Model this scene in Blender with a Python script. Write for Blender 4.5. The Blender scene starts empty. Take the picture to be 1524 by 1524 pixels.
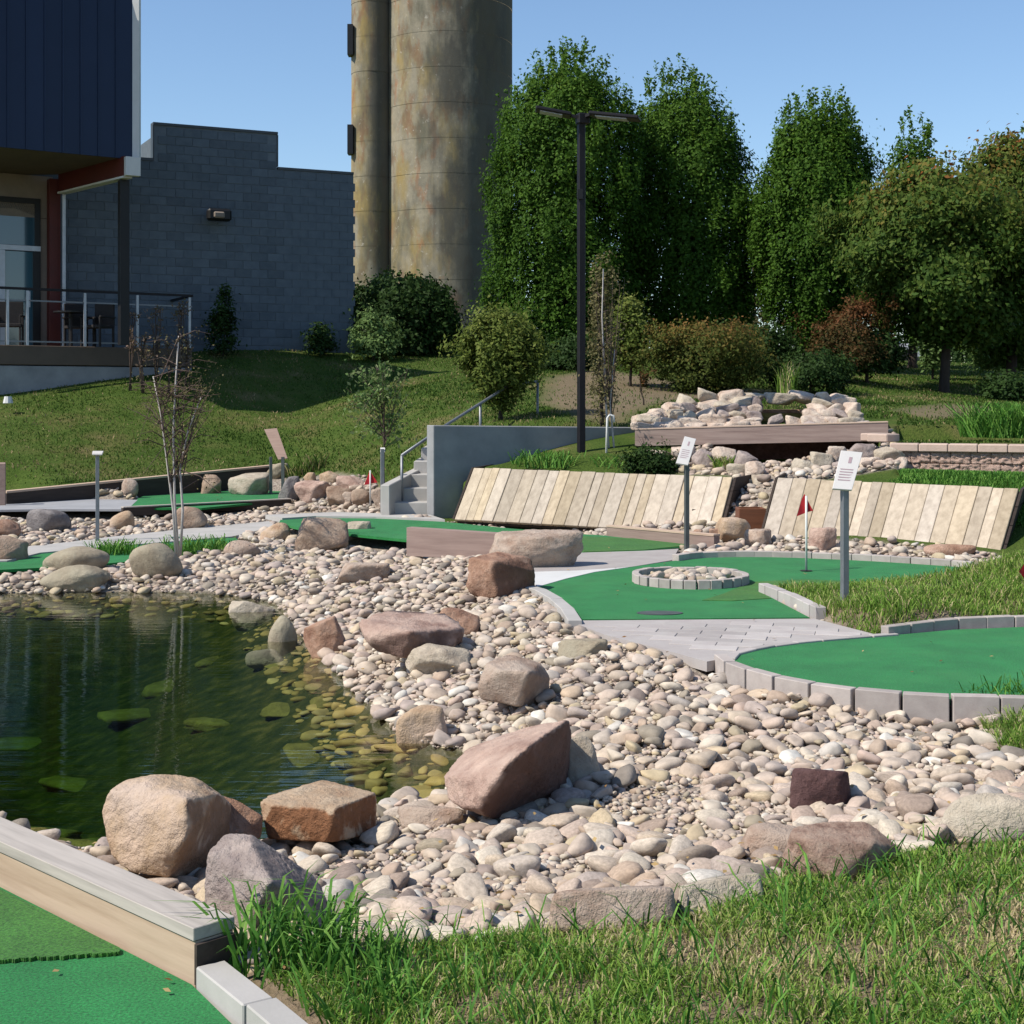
import bpy, bmesh, math, random
import numpy as np
from mathutils import Vector, Matrix, noise as mnoise
R = math.radians
C = bpy.context.scene.collection
scene = bpy.context.scene
rng = np.random.default_rng(7)
random.seed(11)

# ------------------------------------------------------------------ camera, sky, sun
H, F, CX, HY = 1.6, 2200.0, 762.0, 590.0      # eye height; focal length, centre and horizon in photo pixels
cam = bpy.data.cameras.new('camera'); cam.sensor_width = 36; cam.lens = 36*F/1524; cam.shift_y = -(762-HY)/1524
cam.clip_start = 0.05; cam.clip_end = 6000
camo = bpy.data.objects.new('camera', cam); camo.location = (0, 0, H); camo.rotation_euler = (R(90), 0, 0)
C.objects.link(camo); scene.camera = camo
SUN_EL, SUN_AZ = R(48), R(-114)                 # azimuth measured from +Y towards +X
sdir = Vector((math.cos(SUN_EL)*math.sin(SUN_AZ), math.cos(SUN_EL)*math.cos(SUN_AZ), math.sin(SUN_EL)))
world = bpy.data.worlds.new('World'); scene.world = world; world.use_nodes = True
wn = world.node_tree.nodes; wl_ = world.node_tree.links
sky = wn.new('ShaderNodeTexSky'); sky.sky_type = 'NISHITA'; sky.sun_disc = False
sky.sun_elevation = SUN_EL; sky.sun_rotation = SUN_AZ
sky.air_density = 1.0; sky.air_density = 1.05; sky.dust_density = 0.15; sky.ozone_density = 4.5
wl_.new(sky.outputs[0], wn['Background'].inputs[0]); wn['Background'].inputs[1].default_value = 0.125
sl = bpy.data.lights.new('sun', 'SUN'); sl.energy = 5.0; sl.angle = R(0.5); sl.color = (1.0, 0.94, 0.84)
so = bpy.data.objects.new('sun', sl); so.rotation_euler = sdir.to_track_quat('Z', 'Y').to_euler(); so.location = (-20, 5, 30)
C.objects.link(so)
scene.view_settings.view_transform = 'Standard'; scene.view_settings.look = 'None'
scene.view_settings.exposure = 0.3; scene.view_settings.gamma = 1.0; scene.view_settings.use_curve_mapping = False
scene.render.engine = 'CYCLES'; scene.cycles.max_bounces = 8; scene.cycles.transparent_max_bounces = 16

# ------------------------------------------------------------------ picture <-> place
def P(px, py, Y): return Vector(((px-CX)/F*Y, Y, H-(py-HY)/F*Y))
def G(px, py, z=0.0):
    Y = (H-z)*F/(py-HY); return Vector(((px-CX)/F*Y, Y, z))

def inpoly(x, y, poly):
    x = np.asarray(x, float); y = np.asarray(y, float); r = np.zeros(x.shape, bool); n = len(poly)
    for i in range(n):
        x1, y1 = poly[i][0], poly[i][1]; x2, y2 = poly[(i+1) % n][0], poly[(i+1) % n][1]
        if y1 == y2: continue
        c = ((y1 > y) != (y2 > y)) & (x < (x2-x1)*(y-y1)/(y2-y1)+x1); r ^= c
    return r
def distpoly(x, y, poly, closed=True):
    x = np.asarray(x, float); y = np.asarray(y, float); d = np.full(x.shape, 1e9); n = len(poly)
    for i in range(n if closed else n-1):
        ax, ay = poly[i][0], poly[i][1]; bx, by = poly[(i+1) % n][0], poly[(i+1) % n][1]
        L = (bx-ax)**2+(by-ay)**2+1e-12; t = np.clip(((x-ax)*(bx-ax)+(y-ay)*(by-ay))/L, 0, 1)
        d = np.minimum(d, np.hypot(x-ax-t*(bx-ax), y-ay-t*(by-ay)))
    return d
def sdist(x, y, poly):      # negative inside
    d = distpoly(x, y, poly); return np.where(inpoly(x, y, poly), -d, d)
def smooth(pts, n=5, closed=False):
    pts = [Vector(p) for p in pts]; out = []; m = len(pts)
    for i in range(m if closed else m-1):
        p0 = pts[(i-1) % m] if (closed or i > 0) else pts[i]; p1 = pts[i]; p2 = pts[(i+1) % m]
        p3 = pts[(i+2) % m] if (closed or i+2 < m) else p2
        for k in range(n):
            t = k/n
            out.append(0.5*((2*p1)+(p2-p0)*t+(2*p0-5*p1+4*p2-p3)*t*t+(3*p1-p0-3*p2+p3)*t**3))
    if not closed: out.append(pts[-1])
    return out

ZW = -0.35
shore_px = [(-260, 905), (-60, 885), (60, 884), (180, 882), (300, 884), (375, 892), (415, 905), (430, 930), (462, 962), (500, 1000),
            (540, 1045), (585, 1085), (640, 1110), (690, 1122), (690, 1160), (655, 1185), (565, 1206), (480, 1232), (380, 1262), (250, 1275), (160, 1275),
            (110, 1262), (0, 1235), (-150, 1195), (-420, 1120), (-520, 1000)]
POND = smooth([G(a, b, ZW) for a, b in shore_px], 4, True)
G1 = smooth([G(a, b) for a, b in [(797, 874), (840, 862), (885, 851), (945, 843), (1000, 835), (1045, 830), (1150, 829), (1300, 835), (1450, 845), (1560, 850),
                                   (1600, 856), (1480, 866)]], 3) + [G(1300, 884), G(1190, 872), G(1146, 872), G(1134, 882), G(1205, 919), G(853, 922)] + smooth([G(853, 922), G(842, 908), G(822, 893), G(797, 874)], 3)[1:-1]
G2 = smooth([G(a, b) for a, b in [(1085, 978), (1105, 970), (1160, 960), (1240, 952), (1320, 946)]], 4) + [G(1420, 937), G(1524, 933), G(1900, 922), G(2300, 1000), G(1900, 1050)] + smooth([G(a, b) for a, b in [(1524, 1043), (1400, 1040), (1280, 1031), (1180, 1017), (1110, 998), (1085, 978)]], 4)[:-1]
PATH = [G(a, b) for a, b in [(846, 924), (1212, 921), (1312, 947), (1240, 953), (1160, 961), (1105, 971), (1080, 980), (1052, 985), (990, 968), (900, 945)]]
G3 = [G(a, b) for a, b in [(420, 768), (500, 769), (560, 771), (660, 776), (760, 786), (860, 794), (1015, 803), (1030, 812), (960, 819), (860, 822), (760, 822), (640, 806), (540, 796), (450, 786), (415, 778)]]
PAVE3 = [G(a, b) for a, b in [(780, 822), (860, 822), (960, 819), (1010, 816), (1000, 833), (945, 842), (885, 850), (840, 861), (797, 873), (785, 852)]]
G4 = [G(a, b, -.02) for a, b in [(205, 742), (225, 733), (280, 730), (420, 731), (440, 742), (300, 756), (190, 756)]]
PATH4 = [G(a, b, -.02) for a, b in [(-60, 733), (15, 733), (120, 743), (205, 744), (190, 758), (60, 758), (-60, 760)]]
G5 = [G(a, b, -.2) for a, b in [(-40, 838), (20, 836), (60, 824), (160, 815), (350, 800), (370, 815), (250, 830), (165, 838), (60, 845), (-40, 850)]]
STRIP5 = [G(a, b, -.19) for a, b in [(-40, 822), (60, 812), (160, 800), (270, 788), (400, 776), (410, 784), (345, 799), (160, 814), (60, 823), (10, 835), (-40, 836)]]
G6 = [Vector((-.866, 4.02, 0)), Vector((-1.67, 4.82, 0)), Vector((-5, 8.1, 0)), Vector((-5, 1, 0)), Vector((1.0, 1.0, 0)), Vector((.45, 2.45, 0))]
G6 = [G(285, 1465), G(0, 1320), G(-700, 1060), Vector((-6, .5, 0)), Vector((1.2, .5, 0)), G(640, 1790), G(345, 1524)]
GRASS_IS = [G(a, b) for a, b in [(1140, 878), (1190, 872), (1290, 866), (1400, 860), (1480, 866), (1600, 856), (1750, 838), (2100, 830), (2200, 915), (1900, 918), (1524, 929), (1410, 932), (1325, 943), (1300, 944), (1215, 916)]]
GRASS_FG = [G(a, b) for a, b in [(372, 1445), (395, 1400), (440, 1405), (520, 1418), (640, 1400), (760, 1395), (860, 1392), (990, 1378), (1100, 1345), (1170, 1322), (1260, 1318), (1340, 1300), (1400, 1275), (1524, 1262), (1800, 1220), (2300, 1130), (2900, 1130), (3000, 1500), (2600, 2100), (660, 1790), (500, 1524)]]
GRASS_R = [G(a, b) for a, b in [(1462, 1052), (1560, 1046), (1700, 1051), (1900, 1058), (2400, 1050), (2300, 1128), (1800, 1150), (1600, 1100), (1490, 1085)]]

ctl = [P(*a) for a in []]
def cz(z, *pts):
    for a, b in pts: ctl.append(G(a, b, z))
cz(-.03, (850, 921), (1200, 918), (1600, 852), (1040, 830), (1137, 882), (1000, 870), (1085, 975), (1524, 932), (1524, 1042), (1250, 1032), (1900, 1000), (1000, 950), (1250, 850), (820, 815), (600, 785), (1000, 810))
cz(-.11, (1060, 1010), (1130, 1042), (1300, 1066), (1470, 1072))
cz(-.02, (930, 968), (985, 985), (845, 940), (790, 895))
cz(-.16, (900, 1100), (1100, 1150), (960, 1240), (800, 1270), (880, 1180))
cz(-.12, (1300, 1180), (700, 1340), (600, 1370), (1524, 1140))
cz(-.06, (1000, 1330), (1200, 1270), (560, 1400)); cz(.04, (1524, 1235), (1800, 1190), (1400, 1270))
cz(0.01, (500, 1430), (800, 1400), (600, 1524), (380, 1450)); cz(.05, (1150, 1340), (1400, 1300), (1524, 1400), (1524, 1524), (1000, 1500), (2000, 1500))
cz(-.03, (700, 860), (660, 840)); cz(-.12, (600, 860), (700, 950)); cz(-.2, (560, 900), (520, 870), (460, 850))
cz(-.24, (380, 850), (250, 855), (100, 850), (0, 850)); cz(-.18, (480, 810), (400, 800), (300, 780), (150, 775), (0, 780), (560, 830))
cz(-.12, (300, 760), (430, 755), (10, 765)); cz(-.04, (240, 742), (340, 738), (0, 740), (60, 752), (150, 750), (490, 752)); cz(-.05, (560, 760), (620, 768))
cz(.12, (1400, 900), (1524, 885), (1290, 895)); cz(.2, (1700, 880))
ctl += [Vector(p) for p in [(-3, 2, -.02), (0, 2, 0), (3, 1, .04), (0, -4, 0), (8, -2, .1), (-8, 0, 0), (9, 6, .25), (7, 9, .2), (-10, 8, -.2), (-12, 14, 0)]]
# lawn and hill behind
for a in [(430, 691, 27.0), (320, 700, 25.9), (200, 711, 24.5), (100, 722, 23.4), (10, 733, 22.5), (-200, 750, 20.5), (447, 705, 26.2),
          (545, 700, 24), (560, 650, 26), (430, 620, 31), (300, 640, 29), (100, 640, 27.5), (0, 600, 29.5), (200, 583, 30.5), (350, 560, 32.2),
          (500, 556, 33.5), (430, 522, 35), (300, 524, 34), (560, 524, 37), (600, 580, 30), (650, 600, 27), (690, 545, 34), (742, 627, 23), (800, 560, 30), (900, 556, 32),
          (880, 600, 25.5), (1000, 592, 27), (1100, 585, 29), (1250, 560, 32), (1432, 592, 32), (1524, 600, 29), (1330, 548, 42), (1160, 540, 42), (1524, 545, 44),
          (1330, 652, 19.6), (1400, 640, 20.5), (1524, 648, 19.2), (1700, 640, 20), (700, 520, 45), (950, 520, 45), (600, 500, 60), (1300, 540, 60), (-300, 560, 31), (-400, 530, 40),
          (300, 505, 48), (945, 640, 21.8), (1100, 625, 21.8), (1290, 625, 21.8)]:
    ctl.append(P(*a))
cz(-.03, (60, 748), (200, 745), (300, 744), (400, 742)); ctl.append(Vector((-6, 24.6, -.02))); ctl.append(Vector((-4.6, 25.5, 0)))
# terrace behind the plank walls, foot of the planks, cascade
for a in [(720, 694, 19.6), (860, 694, 19.6), (1000, 700, 19.3), (1085, 706, 18.2), (1150, 706, 17.7), (1330, 706, 17.2), (1524, 718, 16.0), (1700, 730, 15.5)]:
    ctl.append(P(*a))
cz(0.0, (690, 773), (800, 776), (900, 785)); cz(.02, (1000, 795), (1090, 800), (1130, 812), (1300, 826), (1480, 838)); cz(.05, (1520, 836)); ctl.append(G(1560, 800, .3)); ctl.append(G(1650, 800, .35))
for a in [(1110, 770, 17.0), (1120, 735, 18.0), (1130, 700, 18.9), (1150, 680, 19.8), (1050, 680, 19.6), (1230, 680, 19.0), (1300, 685, 18.5)]:
    ctl.append(P(*a))
ctl += [Vector(p) for p in [(60, 80, 2.5), (-60, 80, 3.5), (0, 120, 2), (150, 200, 0), (-150, 200, 0), (0, 300, -2), (50, 20, 1.5), (-40, 10, .5), (30, -20, .3)]]
ctl += [Vector(p) for p in POND[::3]]
CT = np.array([[p.x, p.y, p.z] for p in ctl])
def _phi(a, b): return np.sqrt(((a[:, None, :]-b[None, :, :])**2).sum(2)+.02)
_n = len(CT); A = np.zeros((_n+3, _n+3)); A[:_n, :_n] = _phi(CT[:, :2], CT[:, :2])
A[:_n, :_n] -= np.diag(np.where((CT[:, 1] > 23.5) & (CT[:, 1] < 60), .35, .05))
A[:_n, _n] = 1; A[:_n, _n+1:] = CT[:, :2]; A[_n, :_n] = 1; A[_n+1:, :_n] = CT[:, :2].T
W = np.linalg.solve(A, np.concatenate([CT[:, 2], [0, 0, 0]]))
GREENS = [(G1, 0), (G2, 0), (PATH, 0), (G3, 0), (PAVE3, 0), (G4, -.02), (PATH4, -.02), (G5, -.2), (STRIP5, -.19), (G6, 0)]
def terr(x, y):
    x = np.atleast_1d(np.asarray(x, float)); y = np.atleast_1d(np.asarray(y, float)); sh = x.shape
    X = np.stack([x.ravel(), y.ravel()], 1); z = np.empty(len(X))
    for i in range(0, len(X), 20000):
        q = X[i:i+20000]; z[i:i+20000] = _phi(q, CT[:, :2])@W[:_n]+W[_n]+q@W[_n+1:]
    xx, yy = X[:, 0], X[:, 1]
    pxx = CX+F*xx/np.maximum(yy, .1); wl = 18.35-(pxx-1326)*.0026
    z = np.where((pxx > 1335) & (pxx < 1900) & (yy < wl) & (yy > 14), np.minimum(z, H-(708+(pxx-1326)*.03-HY)/F*yy), z)
    z = np.where((pxx > 1335) & (pxx < 1900) & (yy >= wl) & (yy < 21), np.minimum(z, H-(660-HY)/F*yy), z)
    z = np.where((xx > -1.6) & (xx < -.70) & (yy > 18.4) & (yy < 20.6), np.minimum(z, -.03), z)
    z = np.where((xx > 2.75) & (xx < 5.0) & (yy > 19.2) & (yy < 21.3), np.minimum(z, .42), z)
    near = np.hypot(xx, yy) > 110; z = np.where(near, 1.0-0.004*(np.hypot(xx, yy)-110), z)
    near = (yy < 32) & (yy > 0) & (abs(xx) < 14)
    idx = np.where(near)[0]
    if len(idx):
        a, b, zz = xx[idx], yy[idx], z[idx]
        s = sdist(a, b, POND)
        zz = np.where(s < 0, ZW-np.minimum(.85, .03+.42*np.power(np.maximum(-s, 0), .9)), np.maximum(zz, ZW-.02+.10*np.clip(s*3, 0, 1)))
        for poly, lz in GREENS:
            bx = [p[0] for p in poly]; by = [p[1] for p in poly]
            m = (a > min(bx)-.3) & (a < max(bx)+.3) & (b > min(by)-.3) & (b < max(by)+.3)
            if m.any():
                sd = sdist(a[m], b[m], poly); t = zz[m]
                zz[m] = np.where(sd < .10, np.minimum(t, lz-.035), np.minimum(t, lz-.035+np.maximum(sd-.10, 0)*1.5+.0))
        z[idx] = zz
    return z.reshape(sh)
def tz(x, y): return float(terr([x], [y])[0])
_ys = np.concatenate([np.arange(2.2, 20, .03), np.arange(20, 60, .08)])
def T(px, py):
    x = (px-CX)/F*_ys; z = terr(x, _ys); ray = H-(py-HY)/F*_ys
    i = np.argmax(z >= ray); 
    if z[i] < ray[i]: i = len(_ys)-1
    return Vector((x[i], _ys[i], z[i]))

# ------------------------------------------------------------------ mesh helpers
def wloc(o):
    v = Vector((0, 0, 0))
    while o is not None: v += o.location; o = o.parent
    return v
def link(name, me, parent=None, mat=None, loc=None, rot=None):
    o = bpy.data.objects.new(name, me); C.objects.link(o)
    if parent is not None:
        o.parent = parent; base = wloc(parent)
    else: base = Vector((0, 0, 0))
    o.location = (Vector(loc) if loc is not None else Vector((0, 0, 0)))-base
    if rot is not None: o.rotation_euler = rot
    if mat is not None and me is not None and len(me.materials) == 0: me.materials.append(mat)
    return o
def tag(o, label=None, cat=None, group=None, kind=None):
    if label: o['label'] = label
    if cat: o['category'] = cat
    if group: o['group'] = group
    if kind: o['kind'] = kind
    return o
def thing(name, loc, label, cat, group=None):
    o = bpy.data.objects.new(name, None); C.objects.link(o); o.location = loc; o.empty_display_size = .1
    return tag(o, label, cat, group)
class MB:
    def __init__(s): s.v = []; s.f = []
    def add(s, vs, fs):
        n = len(s.v); s.v += [tuple(v) for v in vs]; s.f += [tuple(i+n for i in f) for f in fs]; return s
    def box(s, c, d, rz=0, M=None):
        x, y, z = d[0]/2, d[1]/2, d[2]/2
        vs = [Vector((a*x, b*y, e*z)) for a in (-1, 1) for b in (-1, 1) for e in (-1, 1)]
        Mx = M if M is not None else Matrix.Rotation(rz, 3, 'Z')
        vs = [Mx@v+Vector(c) for v in vs]
        return s.add(vs, [(0, 1, 3, 2), (4, 6, 7, 5), (0, 4, 5, 1), (2, 3, 7, 6), (0, 2, 6, 4), (1, 5, 7, 3)])
    def bar(s, a, b, w, h, up=(0, 0, 1)):       # box from a to b
        a, b = Vector(a), Vector(b); d = (b-a); L = d.length; d.normalize()
        sd = d.cross(Vector(up)); 
        if sd.length < 1e-4: sd = d.cross(Vector((0, 1, 0)))
        sd.normalize(); u = sd.cross(d)
        M = Matrix((d, sd, u)).transposed()
        return s.box((a+b)/2, (L, w, h), M=M)
    def hexa(s, p):                              # 8 points: bottom quad 0-3, top quad 4-7
        return s.add(p, [(3, 2, 1, 0), (4, 5, 6, 7), (0, 1, 5, 4), (1, 2, 6, 5), (2, 3, 7, 6), (3, 0, 4, 7)])
    def prism(s, poly, z0, z1):
        n = len(poly); vs = [(p[0], p[1], z0) for p in poly]+[(p[0], p[1], z1) for p in poly]
        return s.add(vs, [tuple(range(n-1, -1, -1)), tuple(range(n, 2*n))]+[(i, (i+1) % n, (i+1) % n+n, i+n) for i in range(n)])
    def tube(s, pts, rs, seg=8, caps=True):
        pts = [Vector(p) for p in pts]; n0 = len(s.v); rings = []
        if not hasattr(rs, '__len__'): rs = [rs]*len(pts)
        for i, p in enumerate(pts):
            d = (pts[min(i+1, len(pts)-1)]-pts[max(i-1, 0)]).normalized()
            a = d.cross(Vector((0, 1, 0))); 
            if a.length < .2: a = d.cross(Vector((1, 0, 0)))
            a.normalize(); b = d.cross(a)
            for k in range(seg):
                t = 2*math.pi*k/seg; s.v.append(tuple(p+(a*math.cos(t)+b*math.sin(t))*rs[i]))
        for i in range(len(pts)-1):
            for k in range(seg):
                q = n0+i*seg; s.f.append((q+k, q+(k+1) % seg, q+seg+(k+1) % seg, q+seg+k))
        if caps:
            s.f.append(tuple(n0+k for k in range(seg-1, -1, -1))); q = n0+(len(pts)-1)*seg; s.f.append(tuple(q+k for k in range(seg)))
        return s
    def mesh(s, name, smooth=False, bevel=0):
        me = bpy.data.meshes.new(name); me.from_pydata(s.v, [], s.f)
        bm = bmesh.new(); bm.from_mesh(me); bmesh.ops.recalc_face_normals(bm, faces=bm.faces)
        if bevel: bmesh.ops.bevel(bm, geom=bm.edges[:], offset=bevel, segments=1, affect='EDGES', clamp_overlap=True)
        big = [f for f in bm.faces if len(f.verts) > 8]
        if big: bmesh.ops.triangulate(bm, faces=big)
        bm.to_mesh(me); bm.free()
        if smooth:
            me.polygons.foreach_set('use_smooth', [True]*len(me.polygons))
        return me
    def build(s, name, mat, parent=None, smooth=False, bevel=0):
        return link(name, s.mesh(name, smooth, bevel), parent, mat)
def mesh_np(name, V, Fc, k, tint=None, smooth=False, mi=None):
    me = bpy.data.meshes.new(name); n = len(Fc)
    me.vertices.add(len(V)); me.vertices.foreach_set('co', np.asarray(V, np.float32).ravel())
    me.loops.add(n*k); me.loops.foreach_set('vertex_index', np.asarray(Fc, np.int32).ravel())
    me.polygons.add(n); me.polygons.foreach_set('loop_start', np.arange(0, n*k, k, dtype=np.int32))
    if tint is not None:
        at = me.attributes.new('tint', 'FLOAT', 'POINT'); at.data.foreach_set('value', np.asarray(tint, np.float32))
    if smooth: me.polygons.foreach_set('use_smooth', np.ones(n, bool))
    me.update(calc_edges=True); me.validate(); return me

# ------------------------------------------------------------------ materials
def newmat(name):
    m = bpy.data.materials.new(name); m.use_nodes = True; nt = m.node_tree
    return m, nt, nt.nodes['Principled BSDF']
def N(nt, t, **kw):
    n = nt.nodes.new(t)
    for k, v in kw.items():
        if k.startswith('i_'): n.inputs[k[2:].replace('_', ' ')].default_value = v
        else: setattr(n, k, v)
    return n
KA = 0.76      # scale on base colours, lowered to balance the strong sun and exposure
def ramp(nt, stops, fac=None):
    r = nt.nodes.new('ShaderNodeValToRGB'); el = r.color_ramp.elements
    while len(el) < len(stops): el.new(.5)
    for e, (p, c) in zip(el, stops): e.position = p; e.color = (*(x*KA for x in c), 1)
    if fac is not None: nt.links.new(fac, r.inputs[0])
    return r.outputs[0]
def mix(nt, a, b, fac, mode='MIX'):
    n = nt.nodes.new('ShaderNodeMix'); n.data_type = 'RGBA'; n.blend_type = mode
    for s, v in ((0, fac), (6, a), (7, b)):
        if isinstance(v, (int, float)): n.inputs[s].default_value = v
        elif isinstance(v, tuple): n.inputs[s].default_value = (*(x*KA for x in v), 1)
        else: nt.links.new(v, n.inputs[s])
    return n.outputs[2]
def coords(nt, world_space=False, sc=(1, 1, 1), rnd=True):
    if world_space:
        out = nt.nodes.new('ShaderNodeNewGeometry').outputs['Position']
    else:
        out = nt.nodes.new('ShaderNodeTexCoord').outputs['Object']
        if rnd:
            oi = nt.nodes.new('ShaderNodeObjectInfo'); m = N(nt, 'ShaderNodeVectorMath', operation='MULTIPLY_ADD')
            m.inputs[1].default_value = (1, 1, 1); nt.links.new(out, m.inputs[0])
            s = N(nt, 'ShaderNodeVectorMath', operation='SCALE'); s.inputs[0].default_value = (37, 53, 71); nt.links.new(oi.outputs['Random'], s.inputs['Scale'])
            nt.links.new(s.outputs[0], m.inputs[2]); out = m.outputs[0]
    mp = nt.nodes.new('ShaderNodeMapping'); mp.inputs['Scale'].default_value = sc; nt.links.new(out, mp.inputs[0]); return mp.outputs[0]
def noise(nt, co, scale, detail=4, rough=.55, out=0):
    n = N(nt, 'ShaderNodeTexNoise'); n.inputs['Scale'].default_value = scale; n.inputs['Detail'].default_value = detail
    n.inputs['Roughness'].default_value = rough; nt.links.new(co, n.inputs['Vector']); return n.outputs[out]
def bump(nt, bsdf, h, strength=.3, dist=.01, prev=None):
    b = N(nt, 'ShaderNodeBump'); b.inputs['Strength'].default_value = strength; b.inputs['Distance'].default_value = dist
    nt.links.new(h, b.inputs['Height'])
    if prev is not None: nt.links.new(prev, b.inputs['Normal'])
    if bsdf is not None: nt.links.new(b.outputs[0], bsdf.inputs['Normal'])
    return b.outputs[0]
def plain(name, c1, c2=None, scale=6, rough=.8, bs=40, bstr=.25, bd=.004, metal=0, sc=(1, 1, 1), objvar=0.0, spec=.3, detail=5):
    m, nt, b = newmat(name); co = coords(nt, sc=sc); c2 = c2 or tuple(x*.75 for x in c1)
    col = ramp(nt, [(.3, c2), (.7, c1)], noise(nt, co, scale, detail, .6))
    if objvar:
        oi = nt.nodes.new('ShaderNodeObjectInfo'); mr = N(nt, 'ShaderNodeMapRange'); mr.inputs[3].default_value = 1-objvar; mr.inputs[4].default_value = 1+objvar
        nt.links.new(oi.outputs['Random'], mr.inputs[0])
        hs = nt.nodes.new('ShaderNodeHueSaturation'); nt.links.new(col, hs.inputs['Color']); nt.links.new(mr.outputs[0], hs.inputs['Value']); col = hs.outputs[0]
    nt.links.new(col, b.inputs['Base Color']); b.inputs['Roughness'].default_value = rough; b.inputs['Metallic'].default_value = metal
    b.inputs['Specular IOR Level'].default_value = spec
    bump(nt, b, noise(nt, co, bs, 3), bstr, bd); return m

def rockmat(name, c1, c2, c3, scale=5, bstr=.6, speck=.25, shade_crust=None):
    m, nt, b = newmat(name); co = coords(nt)
    n1 = noise(nt, co, scale, 6, .65); col = ramp(nt, [(.3, c3), (.48, c2), (.66, c1)], n1)
    n2 = noise(nt, co, scale*9, 3, .6); col = mix(nt, col, (c3[0]*.7, c3[1]*.7, c3[2]*.7), mathr(nt, n2, .58, .75, speck))
    n3 = noise(nt, co, scale*2.2, 3, .5); col = mix(nt, col, (min(1, c1[0]*1.25), min(1, c1[1]*1.22), min(1, c1[2]*1.2)), mathr(nt, n3, .55, .7, .45))
    cr = shade_crust or tuple(x*.62 for x in c3)  # colour of the painted shade and rust on boulder faces
    sa = N(nt, 'ShaderNodeAttribute', attribute_name='shade_stain').outputs['Fac']; ccol = mix(nt, cr, tuple(x*1.9 for x in cr), mathr(nt, noise(nt, co, scale*3.2, 5, .7), .5, .72, .7))
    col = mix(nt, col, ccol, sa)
    nt.links.new(col, b.inputs['Base Color']); b.inputs['Roughness'].default_value = .88; b.inputs['Specular IOR Level'].default_value = .2
    p = bump(nt, None, n1, bstr, .05); p = bump(nt, None, noise(nt, co, scale*7, 5, .7), min(1, bstr*1.3), .02, p)
    bump(nt, b, noise(nt, co, scale*28, 3, .7), bstr*.7, .004, p)
    return m
def mathr(nt, v, a, b, hi, lo=0.0):
    mr = N(nt, 'ShaderNodeMapRange'); mr.inputs[1].default_value = a; mr.inputs[2].default_value = b; mr.inputs[3].default_value = lo; mr.inputs[4].default_value = hi
    nt.links.new(v, mr.inputs[0]); return mr.outputs[0]
def tintmat(name, stops, rough=.8, src='attr', trans=0, bs=0, bstr=.3, bd=.003, nscale=0, spec=.25, patch=None):
    m, nt, b = newmat(name)
    if src == 'attr': a = N(nt, 'ShaderNodeAttribute', attribute_name='tint').outputs['Fac']
    else:
        sc_ = nt.nodes.new('ShaderNodeSeparateColor'); nt.links.new(nt.nodes.new('ShaderNodeObjectInfo').outputs['Color'], sc_.inputs[0]); a = sc_.outputs[0]
    col = ramp(nt, stops, a); co = coords(nt, world_space=(src == 'attr'))
    if nscale:
        n = noise(nt, co, nscale, 4, .6); hs = nt.nodes.new('ShaderNodeHueSaturation'); nt.links.new(col, hs.inputs['Color'])
        nt.links.new(mathr(nt, n, .25, .75, 1.25, .7), hs.inputs['Value']); col = hs.outputs[0]
    if patch: col = mix(nt, col, patch[0], mathr(nt, noise(nt, co, patch[1], 3, .6), .45, .68, patch[2]))
    nt.links.new(col, b.inputs['Base Color']); b.inputs['Roughness'].default_value = rough; b.inputs['Specular IOR Level'].default_value = .12 if trans else spec
    if bs: bump(nt, b, noise(nt, co, bs, 4, .6), bstr, bd)
    if trans:
        tr = nt.nodes.new('ShaderNodeBsdfTranslucent'); nt.links.new(col, tr.inputs[0]); ms = nt.nodes.new('ShaderNodeMixShader'); ms.inputs[0].default_value = trans
        nt.links.new(b.outputs[0], ms.inputs[1]); nt.links.new(tr.outputs[0], ms.inputs[2]); nt.links.new(ms.outputs[0], nt.nodes['Material Output'].inputs[0])
    return m
def woodmat(name, c1, c2, axis=0, rough=.75, objvar=.12, fine=1.0, sat=(.9, 1.1), hue=(.503, .497)):
    m, nt, b = newmat(name); sc = [18*fine]*3; sc[axis] = 1.2*fine
    co = coords(nt, sc=tuple(sc)); n1 = noise(nt, co, 1.6, 5, .6)
    col = ramp(nt, [(.28, c2), (.62, c1)], n1)
    co2 = coords(nt); col = mix(nt, col, tuple(x*.8 for x in c2), mathr(nt, noise(nt, co2, 2.0, 3), .5, .8, .22))
    oi = nt.nodes.new('ShaderNodeObjectInfo'); hs = nt.nodes.new('ShaderNodeHueSaturation')
    nt.links.new(mathr(nt, oi.outputs['Random'], 0, 1, 1+objvar, 1-objvar), hs.inputs['Value'])
    rw = N(nt, 'ShaderNodeTexWhiteNoise', noise_dimensions='1D'); nt.links.new(oi.outputs['Random'], rw.inputs['W'])
    nt.links.new(mathr(nt, rw.outputs[0], 0, 1, sat[1], sat[0]), hs.inputs['Saturation']); nt.links.new(mathr(nt, rw.outputs[0], 0, 1, hue[0], hue[1]), hs.inputs['Hue']); nt.links.new(col, hs.inputs['Color'])
    nt.links.new(hs.outputs[0], b.inputs['Base Color']); b.inputs['Roughness'].default_value = rough; b.inputs['Specular IOR Level'].default_value = .25
    bump(nt, b, n1, .35, .004); return m

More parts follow.
